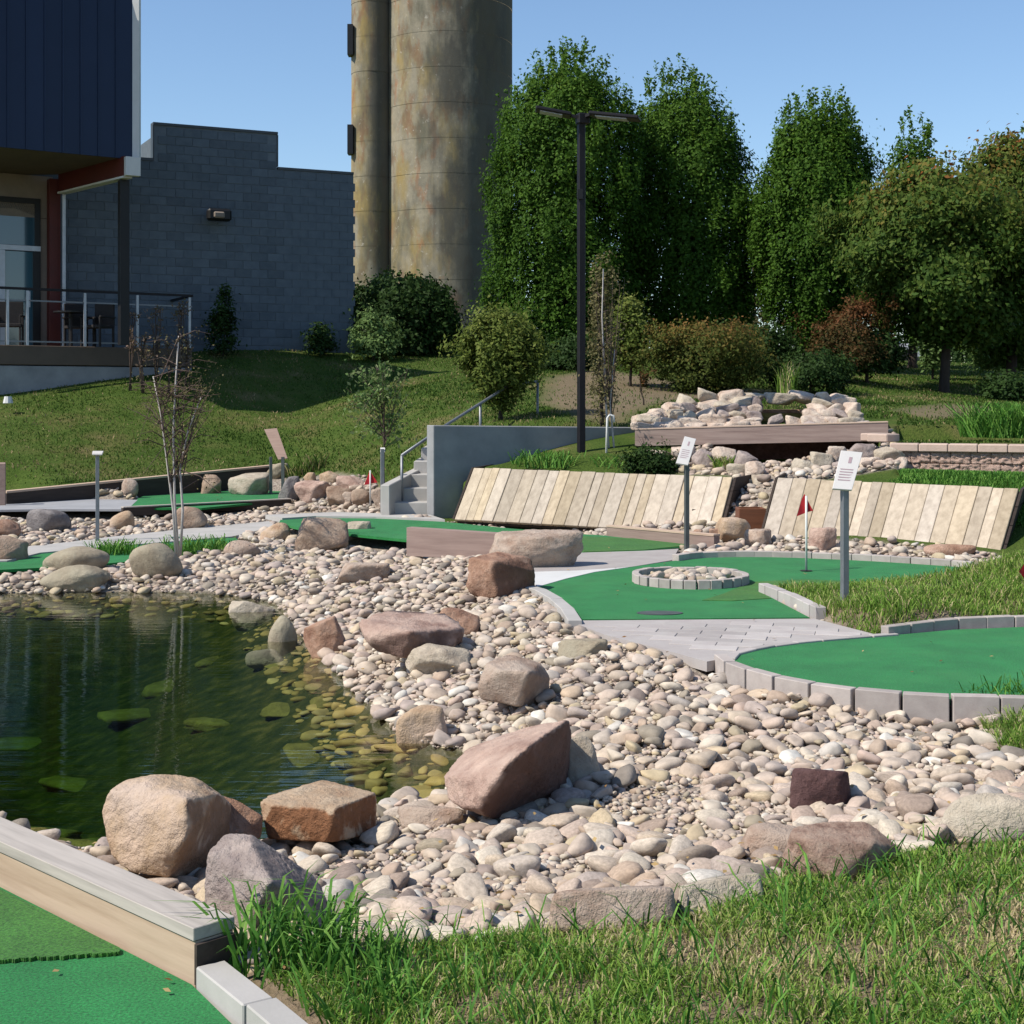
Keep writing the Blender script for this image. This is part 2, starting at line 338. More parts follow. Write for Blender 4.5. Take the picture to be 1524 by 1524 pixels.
PEB = [(0, (.66, .57, .45)), (.16, (.54, .42, .345)), (.3, (.60, .49, .37)), (.42, (.45, .365, .32)), (.54, (.70, .61, .49)), (.64, (.56, .42, .345)), (.72, (.58, .47, .30)), (.8, (.27, .235, .20)), (.88, (.52, .39, .29)), (.94, (.30, .235, .20)), (1, (.80, .75, .66))]
M = {}
M['cobble_o'] = tintmat('cobble_stone', PEB, .85, 'obj', 0, 45, .5, .004, 9)
M['cobble_a'] = tintmat('cobble_stone_bed', PEB, .85, 'attr', 0, 45, .5, .004, 14)
M['turf'] = None
def turfmat(name, c1, c2, fs=260):
    m, nt, b = newmat(name); co = coords(nt, world_space=True)
    n1 = noise(nt, co, fs, 2, .7); n2 = noise(nt, co, 3.5, 4, .6)
    col = ramp(nt, [(.3, c2), (.65, c1)], n1); hs = nt.nodes.new('ShaderNodeHueSaturation'); nt.links.new(col, hs.inputs['Color'])
    nt.links.new(mathr(nt, n2, .3, .7, 1.15, .82), hs.inputs['Value']); n4 = noise(nt, co, 1.1, 5, .65)
    wcol = mix(nt, hs.outputs[0], (c1[0]*2.2, c1[1]*1.0, c1[2]*1.1), mathr(nt, n4, .5, .72, .35)); wcol = mix(nt, wcol, (.30, .27, .20), mathr(nt, noise(nt, co, 42, 2, .5), .74, .8, .55))
    nt.links.new(wcol, b.inputs['Base Color'])
    b.inputs['Roughness'].default_value = .95; b.inputs['Specular IOR Level'].default_value = .1
    b.inputs['Sheen Weight'].default_value = .1
    bump(nt, b, n1, .8, .006); return m
M['turf'] = turfmat('putting_turf', (.030, .275, .068), (.012, .115, .030), 110)
M['turf_rough'] = turfmat('rough_turf', (.070, .23, .035), (.024, .095, .015), 110)
M['timber_grey'] = woodmat('weathered_timber_top', (.60, .53, .46), (.42, .37, .32))
M['timber_tan'] = woodmat('tan_timber', (.66, .49, .37), (.52, .37, .27))
M['timber_dark'] = woodmat('dark_timber', (.075, .055, .045), (.045, .033, .028))
M['timber_pink'] = woodmat('pinkish_timber', (.40, .28, .23), (.30, .20, .165))
M['timber_beam'] = woodmat('brown_beam', (.46, .33, .27), (.30, .20, .165))
M['timber_red'] = woodmat('red_brown_box', (.20, .075, .035), (.13, .05, .025))
M['plank'] = woodmat('pale_plank', (.58, .47, .345), (.40, .315, .225), axis=2, objvar=.2, fine=.55, sat=(.72, 1.12), hue=(.504, .497))
M['paver'] = plain('grey_paver', (.52, .46, .42), (.42, .365, .335), 14, .9, 120, .3, .003, objvar=.14)
M['paver_pink'] = plain('pink_grey_paver', (.53, .49, .46), (.45, .40, .38), 5, .9, 120, .3, .003, objvar=.16)
M['concrete'] = plain('concrete', (.40, .40, .40), (.27, .27, .28), 2.2, .9, 30, .25, .004)
M['concrete_l'] = plain('pale_concrete', (.55, .52, .49), (.44, .42, .39), 3, .9, 60, .2, .003)
M['white'] = plain('white_paint', (.78, .77, .74), (.70, .69, .66), 4, .6, 20, .05, .002)
M['path_blue'] = plain('grey_path', (.42, .42, .43), (.34, .34, .35), 3, .9, 60, .2, .003)
M['block'] = plain('grey_block', (.155, .185, .215), (.115, .142, .17), 5, .93, 70, .35, .005, objvar=.13)
M['mortar'] = plain('mortar', (.20, .23, .26), (.16, .19, .215), 8, .95)
M['coping'] = plain('dark_coping', (.10, .11, .12), None, 4, .5, 20, .1, .002, .4)
M['navy'] = plain('navy_metal', (.016, .032, .075), (.013, .027, .065), 1.2, .42, 8, .06, .004, .25, objvar=.07)
M['redsteel'] = plain('dark_red_steel', (.13, .022, .016), (.09, .018, .014), 3, .5)
M['blacksteel'] = plain('black_steel', (.018, .017, .018), (.012, .012, .013), 5, .45, 30, .05, .002)
M['darkmetal'] = plain('dark_bronze_metal', (.030, .027, .030), (.022, .02, .023), 5, .5, 30, .05, .002, .5)
M['soffit'] = plain('brown_soffit', (.16, .115, .085), (.12, .09, .07), 2, .7)
M['tan'] = plain('tan_panel', (.33, .27, .22), None, 2, .8)
M['steel'] = plain('galvanised_post', (.33, .34, .36), (.25, .26, .28), 8, .5, 30, .1, .002, .6)
M['steel_d'] = plain('green_grey_post', (.14, .155, .15), (.10, .11, .11), 8, .6, 30, .1, .002, .3)
M['aluminium'] = plain('aluminium_frame', (.62, .64, .68), None, 6, .4, 20, .05, .002, .5)
M['flag'] = plain('red_cloth', (.62, .03, .04), (.46, .02, .03), 12, .8, 60, .2, .003)
M['red'] = plain('red_paint', (.55, .04, .02), None, 8, .5)
M['ball'] = plain('red_orange', (.6, .08, .03), None, 8, .4)
M['chair'] = plain('dark_wicker', (.035, .028, .026), (.02, .017, .017), 30, .7)
M['splitface'] = rockmat('split_face_block', (.74, .54, .44), (.62, .43, .35), (.46, .31, .25), 9, .5)
M['capstone'] = plain('cap_stone', (.66, .50, .41), (.56, .42, .34), 8, .9, 40, .4, .006, objvar=.08)
M['bark'] = plain('bark', (.085, .062, .05), (.045, .034, .028), 9, .95, 30, .8, .02, sc=(1, 1, .3))
M['birchbark'] = plain('birch_bark', (.60, .56, .52), (.42, .38, .35), 12, .8, 40, .3, .003)
M['twig'] = plain('twig', (.13, .09, .07), (.09, .06, .05), 12, .9)
M['rock_tan'] = rockmat('tan_rock', (.50, .385, .29), (.42, .30, .22), (.30, .19, .13), 4)
M['rock_gold'] = rockmat('golden_rock', (.62, .48, .38), (.54, .39, .26), (.36, .20, .12), 3)
M['rock_rust'] = rockmat('rust_rock', (.62, .48, .34), (.54, .38, .25), (.36, .20, .12), 5, shade_crust=(.30, .135, .065))
M['rock_mauve'] = rockmat('mauve_rock', (.54, .45, .40), (.42, .34, .305), (.26, .20, .185), 5, shade_crust=(.12, .10, .105))
M['rock_pinkbrown'] = rockmat('pink_brown_rock', (.64, .47, .38), (.52, .36, .29), (.30, .18, .14), 4, shade_crust=(.13, .07, .055))
M['rock_maroon'] = rockmat('maroon_rock', (.22, .125, .115), (.16, .085, .08), (.09, .05, .05), 9)
M['rock_granite'] = rockmat('speckled_granite', (.66, .48, .37), (.50, .33, .25), (.26, .15, .11), 16, .5, .8)
M['rock_pale'] = rockmat('pale_rock', (.62, .54, .43), (.52, .44, .34), (.37, .29, .22), 4)
M['rock_brown'] = rockmat('brown_rock', (.54, .37, .28), (.42, .25, .17), (.24, .12, .08), 4)
M['rock_grey'] = rockmat('grey_rock', (.34, .31, .30), (.25, .225, .22), (.14, .12, .12), 5)
M['rock_sand'] = rockmat('sandstone_rock', (.58, .47, .38), (.50, .38, .30), (.38, .25, .18), 5)
M['rock_falls'] = rockmat('sunlit_rubble_rock', (.78, .66, .54), (.66, .52, .42), (.46, .33, .25), 5)
M['rock_olive'] = rockmat('olive_rounded_rock', (.42, .37, .27), (.36, .30, .215), (.25, .20, .14), 4, .4)
M['moss'] = rockmat('algae_rock', (.40, .31, .11), (.28, .22, .07), (.13, .10, .035), 3)
M['car'] = plain('silver_car_paint', (.62, .63, .65), None, 3, .3, 10, .02, .001, .3)
M['tyre'] = plain('tyre_rubber', (.02, .02, .02), None, 3, .8)
def glassmat(name, tint):
    m, nt, b = newmat(name); b.inputs['Base Color'].default_value = (*tint, 1); b.inputs['Roughness'].default_value = .06
    b.inputs['Specular IOR Level'].default_value = .9; b.inputs['Coat Weight'].default_value = .5; return m
M['glass'] = glassmat('window_glass', (.03, .07, .10)); M['glass_door'] = glassmat('door_glass', (.04, .10, .13))
# leaves
KA = 1.0
LEAFW = .35
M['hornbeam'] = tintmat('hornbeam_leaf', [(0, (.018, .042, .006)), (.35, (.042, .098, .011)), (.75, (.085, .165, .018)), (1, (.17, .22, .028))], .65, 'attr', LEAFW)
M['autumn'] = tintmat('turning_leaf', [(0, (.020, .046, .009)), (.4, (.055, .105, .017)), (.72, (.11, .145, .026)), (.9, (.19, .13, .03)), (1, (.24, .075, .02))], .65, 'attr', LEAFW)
M['yellowgreen'] = tintmat('yellow_green_leaf', [(0, (.035, .06, .01)), (.5, (.12, .16, .03)), (1, (.25, .26, .07))], .65, 'attr', LEAFW)
M['darkleaf'] = tintmat('dark_evergreen_leaf', [(0, (.010, .024, .006)), (.6, (.028, .058, .012)), (1, (.075, .12, .03))], .65, 'attr', .2)
M['redleaf'] = tintmat('rusty_leaf', [(0, (.025, .035, .010)), (.4, (.07, .055, .018)), (.75, (.17, .065, .028)), (1, (.26, .12, .045))], .7, 'attr', LEAFW)
M['orangegreen'] = tintmat('orange_green_leaf', [(0, (.025, .038, .008)), (.5, (.075, .10, .02)), (.8, (.15, .11, .028)), (1, (.22, .11, .035))], .7, 'attr', LEAFW)
M['paleleaf'] = tintmat('pale_leaf', [(0, (.06, .11, .03)), (.6, (.14, .22, .07)), (1, (.26, .30, .14))], .65, 'attr', LEAFW)
M['drybrown'] = tintmat('brown_sparse_leaf', [(0, (.07, .06, .03)), (.5, (.15, .14, .06)), (.8, (.18, .15, .07)), (1, (.26, .21, .11))], .7, 'attr', LEAFW)
M['pinkseed'] = tintmat('pink_flower', [(0, (.10, .09, .04)), (.5, (.20, .14, .09)), (1, (.34, .24, .20))], .7, 'attr', LEAFW)
M['fallen'] = tintmat('dry_leaf', [(0, (.16, .08, .03)), (.5, (.30, .19, .08)), (1, (.42, .30, .14))], .8, 'attr', .1)
M['grass'] = tintmat('grass_blades', [(0, (.06, .13, .015)), (.35, (.14, .26, .035)), (.6, (.25, .36, .07)), (.76, (.38, .34, .15)), (1, (.52, .41, .25))], .6, 'attr', .3)
M['grass_lush'] = tintmat('lush_grass_blades', [(0, (.03, .10, .015)), (.5, (.08, .21, .03)), (1, (.20, .36, .07))], .55, 'attr', .3)
M['lawn'] = tintmat('lawn_blades', [(0, (.030, .068, .010)), (.45, (.064, .120, .018)), (.75, (.12, .150, .035)), (.9, (.22, .18, .08)), (1, (.32, .24, .13))], .7, 'attr', .25)

KA = 0.8
# ground sheet: grass soil, stone bank grit and silty pond bed by vertex colour mask
def groundmat():
    m, nt, b = newmat('ground'); co = coords(nt, world_space=True)
    at = N(nt, 'ShaderNodeAttribute', attribute_name='zone'); sp = nt.nodes.new('ShaderNodeSeparateColor'); nt.links.new(at.outputs['Color'], sp.inputs[0])
    nb = noise(nt, co, 1.1, 5, .6); nf = noise(nt, co, 30, 4, .7)
    g = ramp(nt, [(.32, (.058, .10, .015)), (.48, (.085, .13, .024)), (.60, (.13, .14, .04)), (.74, (.24, .19, .09))], nb)
    g = mix(nt, g, (.028, .055, .010), mathr(nt, nf, .42, .65, .6))
    nearsoil = ramp(nt, [(.3, (.16, .12, .075)), (.7, (.30, .22, .155))], nf)
    g = mix(nt, g, nearsoil, sp.outputs[2])
    vo = N(nt, 'ShaderNodeTexVoronoi'); vo.inputs['Scale'].default_value = 38; nt.links.new(co, vo.inputs['Vector'])
    s = ramp(nt, [(0, (.50, .44, .36)), (.35, (.34, .29, .24)), (.6, (.42, .35, .28)), (.8, (.26, .20, .17)), (1, (.55, .50, .43))], vo.outputs['Color'])
    s = mix(nt, s, (.16, .13, .11), mathr(nt, vo.outputs[0], .5, .9, .8))
    pnd = ramp(nt, [(.34, (.035, .045, .02)), (.54, (.085, .08, .03)), (.70, (.19, .14, .055))], noise(nt, co, 7, 4, .6))
    col = mix(nt, s, g, sp.outputs[0]); col = mix(nt, col, pnd, sp.outputs[1])
    nt.links.new(col, b.inputs['Base Color']); b.inputs['Roughness'].default_value = .95; b.inputs['Specular IOR Level'].default_value = .1
    p = bump(nt, None, nf, .8, .03); bump(nt, b, vo.outputs[0], .5, .012, p); return m
M['ground'] = groundmat()
def watermat():
    m = bpy.data.materials.new('pond_water'); m.use_nodes = True; nt = m.node_tree; nt.nodes.remove(nt.nodes['Principled BSDF'])
    out = nt.nodes['Material Output']; co = coords(nt, world_space=True, sc=(.8, 4.5, 1)); co2 = coords(nt, world_space=True, sc=(1, 3, 1))
    p = bump(nt, None, noise(nt, co, 2.0, 3, .5), .12, .03); p = bump(nt, None, noise(nt, co2, 11, 2, .5), .03, .008, p)
    gl = nt.nodes.new('ShaderNodeBsdfGlossy'); gl.inputs['Roughness'].default_value = .02; nt.links.new(p, gl.inputs['Normal'])
    tr = nt.nodes.new('ShaderNodeBsdfTransparent'); tr.inputs[0].default_value = (.93, .97, .92, 1)
    fr = nt.nodes.new('ShaderNodeFresnel'); fr.inputs[0].default_value = 1.33; nt.links.new(p, fr.inputs['Normal'])
    ms = nt.nodes.new('ShaderNodeMixShader'); nt.links.new(fr.outputs[0], ms.inputs[0]); nt.links.new(tr.outputs[0], ms.inputs[1]); nt.links.new(gl.outputs[0], ms.inputs[2])
    nt.links.new(ms.outputs[0], out.inputs[0])
    va = nt.nodes.new('ShaderNodeVolumeAbsorption'); va.inputs[0].default_value = (.48, .72, .42, 1); va.inputs[1].default_value = 1.05; nt.links.new(va.outputs[0], out.inputs[1])
    return m
M['water'] = watermat()
def silomat():
    m, nt, b = newmat('stained_shaded_silo_concrete'); co = coords(nt, rnd=False); cs = coords(nt, sc=(1, 1, .4), rnd=False)
    n1 = noise(nt, cs, .75, 4, .6); n2 = noise(nt, co, 1.8, 6, .7); n3 = noise(nt, cs, 2.6, 5, .6)
    col = ramp(nt, [(.3, (.22, .195, .145)), (.7, (.38, .33, .235))], n2)
    col = mix(nt, col, (.32, .22, .055), mathr(nt, n1, .46, .62, .75))
    col = mix(nt, col, (.38, .15, .055), mathr(nt, n3, .53, .68, .7))
    col = mix(nt, col, (.10, .10, .07), mathr(nt, noise(nt, cs, 1.3, 4), .48, .64, .75))
    col = mix(nt, col, (.55, .50, .42), mathr(nt, noise(nt, co, 5, 4, .7), .62, .7, .6))
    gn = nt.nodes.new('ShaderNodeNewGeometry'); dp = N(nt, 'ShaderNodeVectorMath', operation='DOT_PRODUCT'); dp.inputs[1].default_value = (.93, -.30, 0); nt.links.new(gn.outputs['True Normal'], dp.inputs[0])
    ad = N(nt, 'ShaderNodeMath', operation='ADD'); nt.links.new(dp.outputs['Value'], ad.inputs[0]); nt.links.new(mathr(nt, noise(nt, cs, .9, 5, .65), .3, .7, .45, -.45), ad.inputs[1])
    col = mix(nt, col, (.085, .08, .065), mathr(nt, ad.outputs[0], .05, .55, .85))  # right-hand side painted darker as shade, with a ragged edge
    nt.links.new(col, b.inputs['Base Color']); b.inputs['Roughness'].default_value = .95; bump(nt, b, n2, .4, .03); return m
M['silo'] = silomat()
M['print'] = plain('faded_print', (.50, .36, .38), None, 9, .6)
def signmat():
    m, nt, b = newmat('printed_sign_face'); tc = nt.nodes.new('ShaderNodeTexCoord').outputs['Object']
    mp = nt.nodes.new('ShaderNodeMapping'); mp.inputs['Scale'].default_value = (60, 60, 60); nt.links.new(tc, mp.inputs[0])
    n = noise(nt, mp.outputs[0], 1, 2); col = mix(nt, (.74, .70, .66), (.42, .28, .32), mathr(nt, n, .62, .7, .12))
    nt.links.new(col, b.inputs['Base Color']); b.inputs['Roughness'].default_value = .45; return m
M['sign'] = signmat()

# ------------------------------------------------------------------ ground
def lin(a, b, s): return np.arange(a, b, s)
xs = np.concatenate([[-3000, -1200, -500, -250, -120, -70, -45, -30, -22], lin(-17, -6, .12), lin(-6, 7, .05), lin(7, 17, .14), [17.2, 22, 30, 45, 70, 120, 250, 500, 1200, 3000]])
ys = np.concatenate([[-600, -100, -30, -8, -2, 1], lin(2, 9, .05), lin(9, 22, .07), lin(22, 48, .2), [49, 52, 56, 61, 68, 80, 95, 120, 160, 250, 500, 1200, 4000]])
XX, YY = np.meshgrid(xs, ys); ZZ = terr(XX, YY)
inwin = (abs(XX) < 17) & (YY > 2) & (YY < 48)
ZZ = ZZ+np.where(inwin, (np.sin(XX*1.7+YY*.9)*.5+np.sin(XX*3.1-YY*2.3+1)*.5)*.012, 0)
nx, ny = len(xs), len(ys); V = np.stack([XX.ravel(), YY.ravel(), ZZ.ravel()], 1)
ii = (np.arange(ny-1)[:, None]*nx+np.arange(nx-1)[None, :]).ravel(); Fq = np.stack([ii, ii+1, ii+nx+1, ii+nx], 1)
me = mesh_np('ground', V, Fq, 4, smooth=True)
vx, vy = V[:, 0], V[:, 1]
# stone bank region: everything of the bank between pond, greens and foreground grass
BANK = [G(-900, 1300, -.1), P(-900, 760, 19), P(-100, 745, 20.5), P(12, 740, 22.2), P(200, 722, 24.2), P(330, 708, 25.5), P(426, 702, 26.3), P(446, 712, 25.2), P(500, 716, 24.6), P(545, 724, 23.4), P(590, 752, 21.3)]+[G(*p) for p in [ (640, 772, 0), (690, 775, 0), (1060, 797, .0), (1100, 790, .05), (1140, 811, 0), (1480, 834, 0), (1500, 838, .03), (1440, 846, 0), (1560, 1050, -.05), (1600, 1080, -.05), (1900, 1130, -.05), (1900, 1200, 0), (1524, 1250, .04), (1400, 1262, .03), (1170, 1310, 0), (860, 1385, 0), (640, 1400, 0), (520, 1420, 0), (380, 1450, 0), (250, 1440, 0)]]
CASC = [P(*p) for p in [(960, 680, 19.5), (1060, 664, 20.4), (1330, 660, 20.2), (1340, 700, 17.6), (1150, 712, 17.2), (1140, 790, 16.5), (1080, 790, 17), (1090, 710, 18.2), (1000, 700, 19.2)]]
grass = np.clip(sdist(vx, vy, BANK)/.12+.5, 0, 1)
for gp in (GRASS_FG, GRASS_IS, GRASS_R): grass = np.maximum(grass, np.clip(-sdist(vx, vy, gp)/.1+.3, 0, 1))
grass = np.minimum(grass, np.clip(sdist(vx, vy, CASC)/.1+.5, 0, 1))
pondm = np.clip(-sdist(vx, vy, POND)/.1+.8, 0, 1)
MULCH = [T(*p) for p in [(800, 600), (815, 562), (880, 548), (960, 560), (1040, 575), (1150, 580), (1150, 592), (1010, 596), (945, 618), (930, 632), (860, 625)]]
MUL2 = [T(*p) for p in [(1320, 612), (1400, 600), (1500, 606), (1480, 622), (1380, 625)]]
soil = np.maximum(np.clip((12.5-vy)/2, 0, 1)*.9, np.maximum(np.clip(-sdist(vx, vy, MULCH)/.6+.3, 0, .85), np.clip(-sdist(vx, vy, MUL2)/.6+.2, 0, .7)))
ca = me.color_attributes.new('zone', 'FLOAT_COLOR', 'POINT'); ca.data.foreach_set('color', np.stack([grass, pondm, soil, np.ones(len(V))], 1).astype(np.float32).ravel())
tag(link('ground', me, None, M['ground']), kind='structure')

# pond water: a closed body, its floor below the pond bed
wp = []
cxp = sum(p.x for p in POND)/len(POND); cyp = sum(p.y for p in POND)/len(POND)
for i, p in enumerate(POND):
    a = POND[i-1]; b = POND[(i+1) % len(POND)]; t = (b-a); nrm = Vector((t.y, -t.x, 0)).normalized()
    q = p+nrm*.12
    if inpoly([q.x], [q.y], POND)[0]: q = p-nrm*.12
    wp.append(q)
tag(MB().prism(wp, -1.6, ZW).build('pond_water', M['water']), 'dark green still pond water with reflections and sunken stones', 'pond', kind='structure')

# ------------------------------------------------------------------ greens, paths, kerbs
def sheet(name, poly, z, mat, parent=None, thick=.03, zfun=None):
    return MB().prism(poly, z-thick, z).build(name, mat, parent)
def fl(o): return tag(o, kind='structure')
fl(sheet('putting_green', G1, 0, M['turf'])); fl(sheet('putting_green', G2, 0, M['turf']))
fl(sheet('putting_green', G3, -.004, M['turf'])); fl(sheet('putting_green', G4, -.02, M['turf'])); fl(sheet('putting_green', G5, -.2, M['turf']))
fl(sheet('rough_turf', [G(a, b, .004) for a, b in [(1045, 893), (1075, 884), (1118, 866), (1200, 862), (1300, 866), (1190, 871), (1146, 872), (1134, 882), (1148, 890), (1090, 894)]], .004, M['turf_rough'], thick=.01))
fl(sheet('rough_turf', [G(a, b, .004) for a, b in [(845, 797), (1015, 804), (1028, 811), (960, 818), (868, 821)]], .003, M['turf_rough'], thick=.01))
fl(sheet('grey_path', PATH4, -.018, M['path_blue'])); fl(sheet('gravel_strip', STRIP5, -.185, M['concrete_l']))
fl(sheet('concrete_pad', PAVE3, -.004, M['paver_pink']))
fl(sheet('white_pad', [G(a, b, .004) for a, b in [(792, 851), (860, 849), (935, 844), (885, 851), (842, 861), (800, 873), (790, 862)]], .004, M['white'], thick=.02))
fl(sheet('concrete_strip', [G(a, b, .02) for a, b in [(395, 766), (500, 762), (640, 766), (662, 773), (560, 769), (470, 768), (420, 771)]], .02, M['concrete_l'], thick=.06))
# foreground green: dark putting turf, olive rough turf laid on it with a ragged edge
fl(sheet('putting_green', G6, 0, M['turf']))
edge = []
for i in range(420):
    t = i/419; px = -300+t*478; py = 1449-t*33+5*mnoise.noise(Vector((t*9, 0, 0)))+2*mnoise.noise(Vector((t*60, 2, 0)))+random.uniform(-.5, .5); edge.append(G(px, py, .012))
fl(sheet('rough_turf', [G(-700, 1062, .012), G(-2, 1322, .012), G(178, 1410, .012)]+edge[::-1], .012, M['turf_rough'], thick=.011))

UB = MB().box((0, 0, 0), (1, 1, 1))
def blockmesh(name, l, w, h, mat, bev=.004):
    me = MB().box((0, 0, 0), (l, w, h)).mesh(name, bevel=bev); me.materials.append(mat); return me
def kerb(label, line, z0, z1, width, bl, mat, name='paver_edging', closed=False, side=0, piece='paver', jit=.006, group=None):
    pts = [Vector((p[0], p[1], 0)) for p in line]
    if closed: pts.append(pts[0])
    cum = [0]
    for a, b in zip(pts, pts[1:]): cum.append(cum[-1]+(b-a).length)
    n = max(1, round(cum[-1]/bl)); L = cum[-1]/n
    def at(s):
        for i in range(len(cum)-1):
            if s <= cum[i+1] or i == len(cum)-2:
                t = (s-cum[i])/max(1e-9, cum[i+1]-cum[i]); return pts[i].lerp(pts[i+1], min(1, max(0, t)))
    root = thing(name, (at(cum[-1]/2).x, at(cum[-1]/2).y, z0), label, 'edging', group)
    me = blockmesh(piece, L-.006, width, z1-z0, mat)
    for k in range(n):
        a, b = at(k*L), at((k+1)*L); c = (a+b)/2; d = b-a; nr = Vector((d.y, -d.x, 0)).normalized()*side
        link(piece, me, root, None, Vector((c.x, c.y, (z0+z1)/2+random.uniform(-jit, jit)*.5))+nr*width/2+Vector((random.uniform(-jit, jit)*.5, random.uniform(-jit, jit)*.5, 0)), (0, 0, math.atan2(d.y, d.x)+random.uniform(-.012, .012)))
    return root
kl = smooth([G(a, b) for a, b in [(1330, 944), (1240, 951), (1160, 959), (1105, 969), (1080, 979), (1103, 996), (1178, 1017), (1280, 1032), (1400, 1041), (1524, 1044), (1700, 1049)]], 5)
i0 = min(range(len(kl)), key=lambda i: kl[i].x)
kerb('curved edging of grey pavers around the front of the nearest right green', kl[i0:], -.13, .035, .075, .235, M['paver'], side=1)
kerb('low flush paver edging between the nearest right green and the paved path', kl[:i0+1], -.06, .012, .06, .22, M['paver_pink'], side=-1)
kerb('paver edging along the back of the nearest right green, below the grass island', [G(1322, 946), G(1410, 935), G(1524, 930), G(1900, 921)], -.03, .062, .07, .22, M['paver'], side=-1)
kerb('short pale paver edging between middle green and grass island', [G(1136, 881), G(1180, 899), G(1222, 919)], -.03, .075, .08, .16, M['paver_pink'])
kerb('low paver edging curving along the back of the middle green', smooth([G(a, b) for a, b in [(1000, 834), (1045, 829), (1150, 828), (1300, 834), (1450, 844)]], 4), -.03, .058, .08, .2, M['paver'], side=1)
kerb('pale concrete edging on the left tip of the middle green', smooth([G(a, b) for a, b in [(762, 872), (797, 880), (825, 895), (843, 909), (856, 930)]], 4), -.1, .035, .10, .62, M['concrete_l'])
kerb('pale paver edging beside foreground green, running on from the timber', [G(292, 1468), G(345, 1512), G(640, 1775)], -.05, .055, .085, .32, M['concrete_l'], side=-1, group=None)
rc = G(1027, 866); ring = [Vector((rc.x+.475*math.cos(t), rc.y+.475*math.sin(t), 0)) for t in np.linspace(0, 2*math.pi, 40, endpoint=False)]
kerb('round ring of upright pavers filled with pebbles on the middle green', ring, 0, .078, .06, .105, M['paver'], 'paver_ring', closed=True, jit=.012)

# path of laid pavers
pr = MB().prism(PATH, -.06, .002).build('path', M['paver_pink']); fl(pr)
pm = blockmesh('paver', .296, .146, .03, M['paver_pink'], .003); cnt = 0
bx = [p.x for p in PATH]; by = [p.y for p in PATH]; ang = R(-14); ca_, sa_ = math.cos(ang), math.sin(ang)
for i in range(-20, 30):
    for j in range(-30, 40):
        u = i*.3+(j % 2)*.15; v = j*.15; x = 1.9+u*ca_-v*sa_; y = 10.0+u*sa_+v*ca_
        if inpoly([x], [y], PATH)[0] and distpoly([x], [y], PATH)[0] > .17 and cnt < 290:
            link('paver', pm, pr, None, (x, y, -.007+random.uniform(-.001, .001)), (0, 0, ang)); cnt += 1

# ------------------------------------------------------------------ rocks
def ico(sub):
    bm = bmesh.new(); bmesh.ops.create_icosphere(bm, subdivisions=sub, radius=1); V = np.array([v.co[:] for v in bm.verts]); Fc = np.array([[v.index for v in f.verts] for f in bm.faces]); bm.free(); return V, Fc
ICO = {s: ico(s) for s in (1, 2, 3, 4, 5, 6)}
def lumpy(U, seed, amp, freq):
    o = np.array([mnoise.noise(Vector(u)*freq+Vector((seed*3.7, seed*1.3, seed*7.1))) for u in U]); return o*amp
def polyrock(planes, sub, k, seed, amp=.05, center=(0, 0, 0)):
    U, Fc = ICO[sub]; U = U/np.linalg.norm(U, axis=1)[:, None]
    acc = np.zeros(len(U))
    for n, d in planes:
        t = np.maximum(U@np.array(n), 0)/max(d, 1e-3); acc += t**k
    r = acc**(-1/k); r = r*(1+lumpy(U, seed, amp, 2.2)+lumpy(U, seed+9, amp*.45, 6))
    return U*r[:, None]+np.array(center), Fc
def randrock(seed, sub=4, k=14, nf=14, amp=.04):
    rr = np.random.default_rng(seed); pl = []
    for i in range(nf):
        n = rr.normal(size=3); n /= np.linalg.norm(n); pl.append((n, rr.uniform(.62, 1.0)))
    for n in ((1, 0, 0), (-1, 0, 0), (0, 1, 0), (0, -1, 0), (0, 0, 1), (0, 0, -1)): pl.append((np.array(n, float), rr.uniform(.85, 1.05)))
    V, Fc = polyrock(pl, sub, k, seed, amp); mn, mx = V.min(0), V.max(0); V = (V-(mn+mx)/2)/(mx-mn)*1.0; return V, Fc   # unit box
SHARPK = {'sharp': (40, 10, .03), 'mid': (22, 13, .045), 'round': (6, 18, .035)}
rs = [100]
def chip(U, seed, amp):      # stepped, ridged relief as on broken stone
    o = np.empty(len(U))
    for i, u in enumerate(U):
        p = Vector(u)*1.9+Vector((seed*2.3, seed, seed*5.1)); a = mnoise.noise(p); b = mnoise.noise(p*2.7); e = mnoise.noise(p*6.5); g = mnoise.noise(p*14)
        o[i] = (.5-abs(a)*1.3)+(round(b*4)/4-b)*.8-abs(b)*.6+e*.30-abs(e)*.3+g*.16
    return o*amp
def rock(px0, py0, px1, py1, mat, label, shape='mid', depth=.8, name='boulder', rot=0, Y=None, sink=.16, tilt=0, group=None, cat='boulder', seed=None):
    rs[0] += 1; sd = seed or rs[0]; cx = (px0+px1)/2
    b = T(cx, py1-2) if Y is None else P(cx, py1, Y)
    w = (px1-px0)/F*b.y; d = w*depth; Yc = b.y+d*.42; w *= Yc/b.y
    slope = (py1-HY)/F; h = max((py1-py0)/F*Yc-.45*d*slope, w*.12)
    k, nf, amp = SHARPK[shape]; V, Fc = randrock(sd, 5 if w > .3 and b.y < 15 else 4, k, nf, amp)
    V = V*(1+chip(V*2, rs[0], .05 if shape != 'round' else .02))[:, None]*np.array([w, d, h*(1+sink)])
    if tilt: c, s = math.cos(tilt), math.sin(tilt); V = V@np.array([[c, 0, -s], [0, 1, 0], [s, 0, c]])
    me = mesh_np(name, V, Fc, 3, smooth=True); zc = b.z+h*(1+sink)/2-h*sink
    o = link(name, me, None, M[mat], ((cx-CX)/F*Yc, Yc, zc)); return tag(o, label, cat, group)
